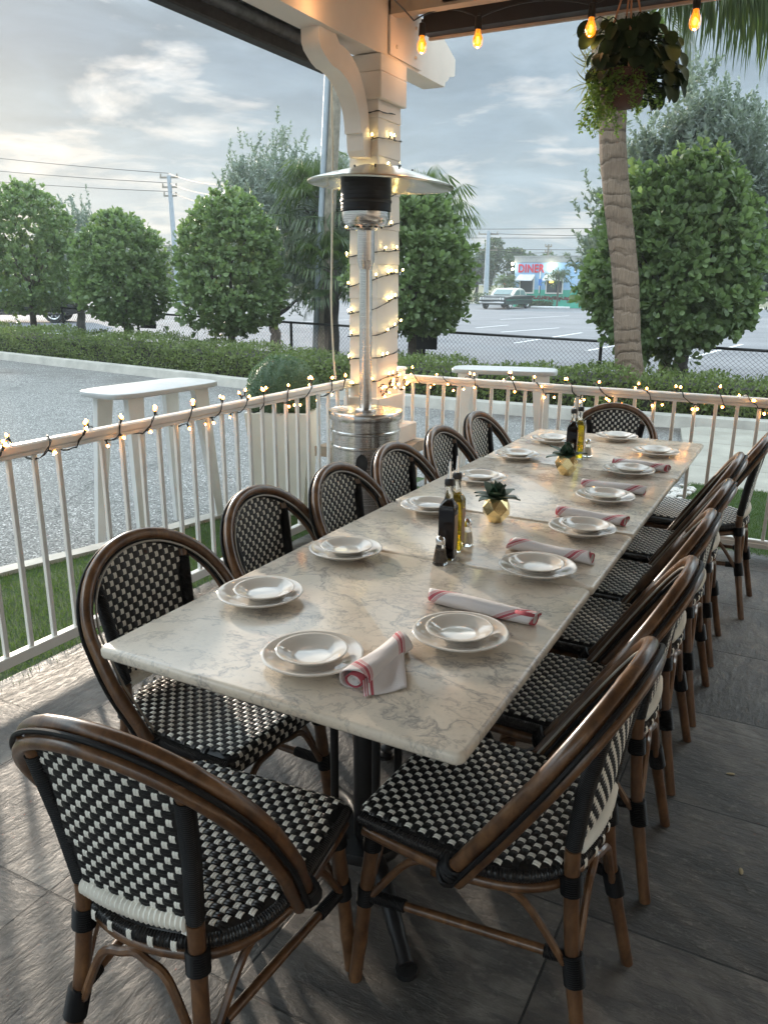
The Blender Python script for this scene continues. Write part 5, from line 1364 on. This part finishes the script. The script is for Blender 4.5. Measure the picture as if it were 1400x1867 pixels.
    weave(mb, bs, lambda u, v: u < ztop(v) - .004 and abs(v) < hwp(u), z0 + .012, .86, -.1494, .1494 + .004, both=True)
    nU, nV = 26, 16; vs = []
    for i in range(nU + 1):
        for j in range(nV + 1):
            v = (j / nV * 2 - 1); zt_ = ztop(v * .14) + .006; z = z0 + (zt_ - z0) * i / nU; v *= hwp(z) + .012; vs.append(bs(z, v))
    mb.add(vs, [(i * (nV + 1) + j, (i + 1) * (nV + 1) + j, (i + 1) * (nV + 1) + j + 1, i * (nV + 1) + j + 1) for i in range(nU) for j in range(nV)], 0)
    obj('backrest', mb, ['black_cane', 'white_cane'], t_, smooth=60)
    mb = MB(); ridged(mb, spline([(-.207, -.112, .492), (-.216, -.05, .491), (-.218, 0, .491), (-.216, .05, .491), (-.207, .112, .492)], 6), .0160, .0098, .20, 14)
    obj('lower_roll', mb, 'white_cane', t_)
    return t_
proto = make_chair()
LX = -1.275; RX = -.478
spots = [
 ((-.927, 1.012), 95, 'nearest chair, back to the viewer at the left foot of the table'),
 ((-1.292, 1.475), -4, 'first chair from the near end on the railing side'),
 ((LX - .035, 2.05), 2, 'second chair from the near end on the railing side'),
 ((LX + .01, 2.48), 1, 'third chair from the near end on the railing side'),
 ((LX + .01, 2.94), -1, 'fourth chair on the railing side, in front of the heater'),
 ((LX + .015, 3.43), 1, 'fifth chair on the railing side, just right of the heater'),
 ((LX, 3.94), 0, 'last chair on the railing side, by the front railing'),
 ((-.472, 1.438), 177, 'nearest chair on the right side, its arm sweeping across its seat'),
 ((RX + .012, 1.98), 180 + 1, 'second chair from the near end on the right side'),
 ((RX, 2.49), 180, 'third chair from the near end on the right side'),
 ((RX + .005, 2.95), 180 - 1, 'fourth chair from the near end on the right side'),
 ((RX, 3.47), 180 + 1, 'fifth chair on the right side, before the pulled out one'),
 ((-.40, 4.08), 180 - 2, 'last chair on the right side, pulled out at the frame edge'),
 ((-.955, 4.39), -90, 'chair at the far head of the table facing the camera')]
for i, ((x, y), a, lab) in enumerate(spots):
    o = proto if i == 0 else dup(proto)
    o.location = (x, y, 0); o.rotation_euler = (0, 0, RAD(a)); o['label'] = ('woven black and white bistro chair, ' if len(lab.split()) < 10 else 'woven bistro chair, ') + lab
    

# ============================================================ TABLEWARE
ZT = .7505
dp = MB(); dp.lathe([(0, .004), (.058, .004), (.060, .0), (.064, .0), (.066, .005), (.085, .0115), (.104, .0185), (.1085, .0205), (.1095, .0225), (.108, .0240), (.103, .0235), (.086, .0175), (.069, .0110), (.062, .0085), (.05, .0080), (0, .0078)], seg=72)
DPM = dp.mesh('dinner_plate', 'ceramic', 60)
sp_ = MB(); sp_.lathe([(0, .003), (.038, .003), (.040, .0), (.043, .0), (.045, .004), (.060, .0120), (.073, .0185), (.0765, .0200), (.0775, .0218), (.0762, .0230), (.072, .0222), (.059, .0160), (.048, .0098), (.042, .0078), (.034, .0072), (0, .0070)], seg=64)
SPM = sp_.mesh('side_plate', 'ceramic', 60)
PL = [((-.853, 1.29), 'at the near end, left of the unrolled napkin'), ((-.620, 1.545), 'at the near right, beside the nearest napkin rolls'),
      ((-1.160, 1.52), 'nearest on the railing side'), ((-1.148, 1.925), 'second on the railing side'),
      ((-.603, 2.06), 'second from the near end on the right side'), ((-.588, 2.49), 'third from the near end on the right side'),
      ((-.618, 2.94), 'fourth from the near end on the right side'), ((-.632, 3.43), 'fifth from the near end on the right side'),
      ((-.600, 3.90), 'farthest on the right side, with no napkin'), ((-1.13, 2.49), 'third on the railing side, behind the near bottles'),
      ((-1.138, 2.98), 'fourth on the railing side'), ((-1.157, 3.49), 'fifth on the railing side'),
      ((-1.125, 3.95), 'farthest on the railing side'), ((-.852, 4.20), 'at the far head of the table')]
rp = random.Random(4)
for (x, y), lab in PL:
    o = bpy.data.objects.new('dinner_plate', DPM); COL.objects.link(o); o.location = (x, y, ZT); o.rotation_euler = (0, 0, rp.uniform(0, 6)); tag(o, 'large cream dinner plate ' + lab, 'plate', 'large dinner plates')
    dxy = Vector((rp.uniform(-.004, .010), rp.uniform(-.004, .010)))
    o = bpy.data.objects.new('side_plate', SPM); COL.objects.link(o); o.location = (x + dxy.x, y + dxy.y, ZT + .0085); tag(o, 'small cream plate on the large plate ' + lab, 'plate', 'small plates stacked on the large plates')

def napkin(cx_, cy_, ang, L, label, seed, flap=False, r=.021):
    r_ = random.Random(seed); vs = []; fs = []; uvs = []; nU, nV = 34, 26
    ph = [r_.uniform(0, 6) for _ in range(4)]
    for i in range(nU + 1):
        u = i / nU; x = (u - .5) * L
        R = r * (1 + .06 * math.sin(u * 6 + ph[0])) * (1.0 if not flap else 1.15)
        for j in range(nV + 1):
            v = j / nV; th = 2 * PI * v
            rr_ = R * (1 + .05 * math.sin(3 * th + u * 5 + ph[1]) + .03 * math.sin(5 * th - 7 * u + ph[2]))
            skew = .010 * math.sin(th + ph[3]) * (2 * u - 1)
            vs.append((x + skew, rr_ * 1.15 * math.cos(th), max(.0008, R * .80 + rr_ * .82 * math.sin(th)))); uvs.append((u + .55 * v - .17, v))
    for i in range(nU):
        for j in range(nV): a = i * (nV + 1) + j; fs.append((a, a + 1, a + nV + 2, a + nV + 1))
    # rolled inner layers at both ends
    for e, xe in ((0, -L / 2), (1, L / 2)):
        for lay in range(3):
            k0 = len(vs); sgn = -1 if e == 0 else 1; R = r * (.84 - .22 * lay)
            for q_ in range(2):
                for j in range(nV + 1):
                    th = 2 * PI * j / nV + lay; vs.append((xe - sgn * (.05 * q_ - .002 * (1 - lay)), R * 1.1 * math.cos(th), max(.001, r * .80 + R * .80 * math.sin(th)))); uvs.append((.5, .5) if lay else (.12 if e == 0 else .92, .5))
            for j in range(nV): a = k0 + j; fs.append((a, a + 1, a + nV + 2, a + nV + 1))
    if flap:
        k0 = len(vs); n_ = 14
        # loose corner of cloth lying on the table
        A = Vector((L * .34, -.018, .016)); B_ = Vector((-L * .50, -.020, .020)); C_ = Vector((-L * .62, -.040, .002)); D_ = Vector((-.052, -.094, .002))
        for i in range(n_ + 1):
            for j in range(n_ + 1):
                p_ = A.lerp(B_, i / n_).lerp((D_ * 1.0).lerp(C_, i / n_), j / n_); q_ = j / n_
                z = .020 * (1 - q_) ** 1.6 + .0015 + .005 * math.sin(i * .8) * (q_ * (1 - q_)) * 2 + .003 * math.sin(i * .55 + 1) * q_
                vs.append((p_.x, p_.y, max(.0012, z))); uvs.append((.5 if i < n_ * .72 else .93 - (n_ - i) * .02, q_))
        for i in range(n_):
            for j in range(n_): a = k0 + i * (n_ + 1) + j; fs.append((a, a + 1, a + n_ + 2, a + n_ + 1))
    me = bpy.data.meshes.new('napkin'); me.from_pydata(vs, [], fs); me.materials.append(MATS['napkin'])
    ul = me.uv_layers.new(name='UVMap'); li = [0] * len(me.loops); me.loops.foreach_get('vertex_index', li)
    ul.data.foreach_set('uv', [c for k in li for c in uvs[k]])
    me.polygons.foreach_set('use_smooth', [True] * len(me.polygons)); me.update()
    o = bpy.data.objects.new('napkin_roll', me); COL.objects.link(o); o.location = (cx_, cy_, ZT); o.rotation_euler = (0, 0, ang)
    md = o.modifiers.new('thick', 'SOLIDIFY'); md.thickness = .0012; md.offset = -1
    return tag(o, label, 'napkin', 'rolled striped napkins')
napkin(-.715, 1.335, RAD(88), .205, 'half unrolled napkin with a loose corner between the two nearest plates', 1, True)
napkin(-.633, 1.712, RAD(-3), .275, 'napkin roll behind the near right plate, red stripes at both ends', 2)
napkin(-.610, 2.212, RAD(-4), .250, 'napkin roll behind the second right side plate, level with the near bottles', 3)
napkin(-.598, 2.640, RAD(-4), .235, 'napkin roll with a puffed end behind the third right side plate', 4)
napkin(-.620, 3.095, RAD(-2), .235, 'napkin roll behind the fourth right side plate', 5)
napkin(-.608, 3.555, RAD(-5), .235, 'farthest napkin roll, behind the fifth right side plate', 6)

def bottle(x, y, rz, label, fill, liquid_h, cat='bottle'):
    t_ = thing('oil_bottle', label, cat, (x, y, ZT), rz); w_ = .0235
    mb = MB()
    def ring(h, w__, r__):
        row = []
        for cx_, cy_, a0 in ((w__ - r__, w__ - r__, 0), (-w__ + r__, w__ - r__, PI / 2), (-w__ + r__, -w__ + r__, PI), (w__ - r__, -w__ + r__, 1.5 * PI)):
            for k in range(5): a = a0 + k / 4 * PI / 2; row.append((cx_ + r__ * math.cos(a), cy_ + r__ * math.sin(a), h))
        return row
    def loft(mb, rows):
        n = len(rows[0]); mb.add([v for r_ in rows for v in r_], [(i * n + k, i * n + (k + 1) % n, (i + 1) * n + (k + 1) % n, (i + 1) * n + k) for i in range(len(rows) - 1) for k in range(n)] + [tuple(range(n))[::-1], tuple((len(rows) - 1) * n + k for k in range(n))])
    rows = [ring(0, w_ - .002, .004), ring(.003, w_, .005), ring(.158, w_, .005), ring(.168, w_ - .003, .008), ring(.178, .0145, .0144), ring(.188, .0122, .0121), ring(.215, .0115, .0114), ring(.216, .0135, .0134), ring(.221, .0135, .0134), ring(.222, .0118, .0117)]
    loft(mb, rows); obj('glass_body', mb, 'glass', t_, smooth=50)
    mb = MB(); k_ = -.0003; rows = [ring(.006, w_ - k_ - .002, .004), ring(.009, w_ - k_, .004), ring(min(liquid_h, .157), w_ - k_, .004)]
    if liquid_h > .16: rows += [ring(.166, w_ - .0055, .006), ring(.176, .0125, .0124), ring(liquid_h, .0105, .0104)]
    loft(mb, rows); obj('liquid', mb, fill, t_, smooth=50)
    mb = MB(); mb.box(w_ + .0002, w_ + .0008, -.018, .018, .03, .135); obj('label', mb, 'label_tan', t_, smooth=False)
    mb = MB(); mb.lathe([(0, .2225), (.0135, .2225), (.0145, .226), (.0145, .238), (.012, .242), (0, .242)], seg=18); po = obj('stopper', mb, 'plastic_dark', t_)
    mb = MB(); mb.lathe([(.0065, .242), (.0048, .258), (.0032, .285), (.0028, .292), (.0018, .292)], seg=12, M=Matrix.Translation((0, 0, 0))); obj('pourer', mb, 'chrome', po)
    return t_
bottle(-.872, 2.045, RAD(8), 'dark vinegar bottle with steel pourer, nearer pair of bottles', 'vinegar', .178)
bottle(-.882, 2.125, RAD(8), 'golden olive oil bottle behind the near dark vinegar bottle', 'oil', .172)
bottle(-.915, 3.545, RAD(8), 'dark vinegar bottle with steel pourer beside the far succulent', 'vinegar', .185)
bottle(-.905, 3.625, RAD(8), 'golden olive oil bottle behind the far dark vinegar bottle', 'oil', .172)
def shaker(x, y, label, fill):
    t_ = thing('shaker', label, 'shaker', (x, y, ZT)); mb = MB(); mb.lathe([(0, 0), (.021, 0), (.0225, .004), (.0215, .012), (.013, .062), (.012, .066)], seg=10); obj('glass_body', mb, 'glass', t_, smooth=False)
    mb = MB(); mb.lathe([(0, .008), (.0165, .008), (.0125, .045), (0, .045)], seg=10); obj('contents', mb, fill, t_, smooth=False)
    mb = MB(); mb.lathe([(.0135, .062), (.0142, .064), (.0142, .072), (.012, .080), (.006, .085), (0, .086)], seg=20); obj('cap', mb, 'chrome', t_)
shaker(-.868, 1.985, 'glass pepper shaker in front of the near vinegar bottle', 'pepper')
shaker(-.868, 2.185, 'glass salt shaker behind the near oil bottle', 'ceramic')
shaker(-.925, 3.485, 'glass pepper shaker in front of the far vinegar bottle', 'pepper')
shaker(-.875, 3.685, 'glass salt shaker behind the far oil bottle', 'ceramic')
def gold_pot(x, y, label, seed, leafL=.10):
    t_ = thing('gold_planter', label, 'planter', (x, y, ZT), seed * .7); mb = MB(); n = 6
    def rg_(r, z, off): return [(r * math.cos(2 * PI * (k + off) / n), r * math.sin(2 * PI * (k + off) / n), z) for k in range(n)]
    R = [rg_(.024, 0, 0), rg_(.046, .030, .5), rg_(.049, .052, 0), rg_(.036, .084, .5)]
    vs = [v for r_ in R for v in r_]; fs = [tuple(range(n))[::-1]]
    for i in range(3):
        sh = 0 if i % 2 == 0 else 1
        for k in range(n):
            a = i * n + k; b = i * n + (k + 1) % n; c = (i + 1) * n + k; d = (i + 1) * n + (k + 1) % n
            if i % 2 == 0: fs += [(a, b, c), (b, d, c)]
            else: fs += [(a, d, c), (a, b, d)]
    mb.add(vs, fs); mb.lathe([(.030, .083), (.028, .070), (0, .068)], seg=n); obj('pot', mb, 'gold', t_, smooth=False)
    mb = MB(); r_ = random.Random(seed)
    for k in range(15):
        a = k * 2.4; inner_ = k < 6; el = RAD(74 - k * 3.9); L_ = leafL * (.75 if inner_ else 1.0) * r_.uniform(.85, 1.1); Wd = .060 if inner_ else .056
        d = Vector((math.cos(a) * math.cos(el), math.sin(a) * math.cos(el), math.sin(el))); s_ = d.cross(Vector((0, 0, 1))).normalized(); nn = s_.cross(d)
        vs = []; 
        for i in range(7):
            q_ = i / 6; w__ = Wd * (math.sin(PI * min(1, .18 + .80 * q_ ** .8)) ** .8) * (1 if i < 6 else .02); c = Vector((0, 0, .076)) + d * L_ * q_ - nn * .020 * q_ * q_ * (0 if inner_ else 1.6) + nn * .01 * q_ * (1 if inner_ else 0)
            vs += [c - s_ * w__ / 2 + nn * .004, c - nn * .003, c + s_ * w__ / 2 + nn * .004, c + nn * .0035]
        fs = []
        for i in range(6):
            for j in range(4): b_ = i * 4; fs.append((b_ + j, b_ + (j + 1) % 4, b_ + 4 + (j + 1) % 4, b_ + 4 + j))
        mb.add(vs, fs)
    obj('succulent', mb, 'succulent', t_, smooth=50); return t_
gold_pot(-.878, 2.470, 'faceted gold planter with dark succulent, nearer the camera', 1, .086)
gold_pot(-.862, 3.275, 'faceted gold planter with dark succulent, farther from the camera', 2, .080)
# small debris on the floor
for k, (x, y) in enumerate(((-.05, 2.52), (.02, 2.05))):
    mb = MB(); mb.sphere((0, 0, .002), .010, 0, 8, 4, (1.5, .6, .2)); o = obj('dry_leaf', mb, 'debris'); o.location = (x, y, .0005); o.rotation_euler[2] = k * 1.3 + .4
    tag(o, ('small dry leaf on the slate floor, farther one', 'small dry leaf on the slate floor, nearer one')[k], 'leaf')
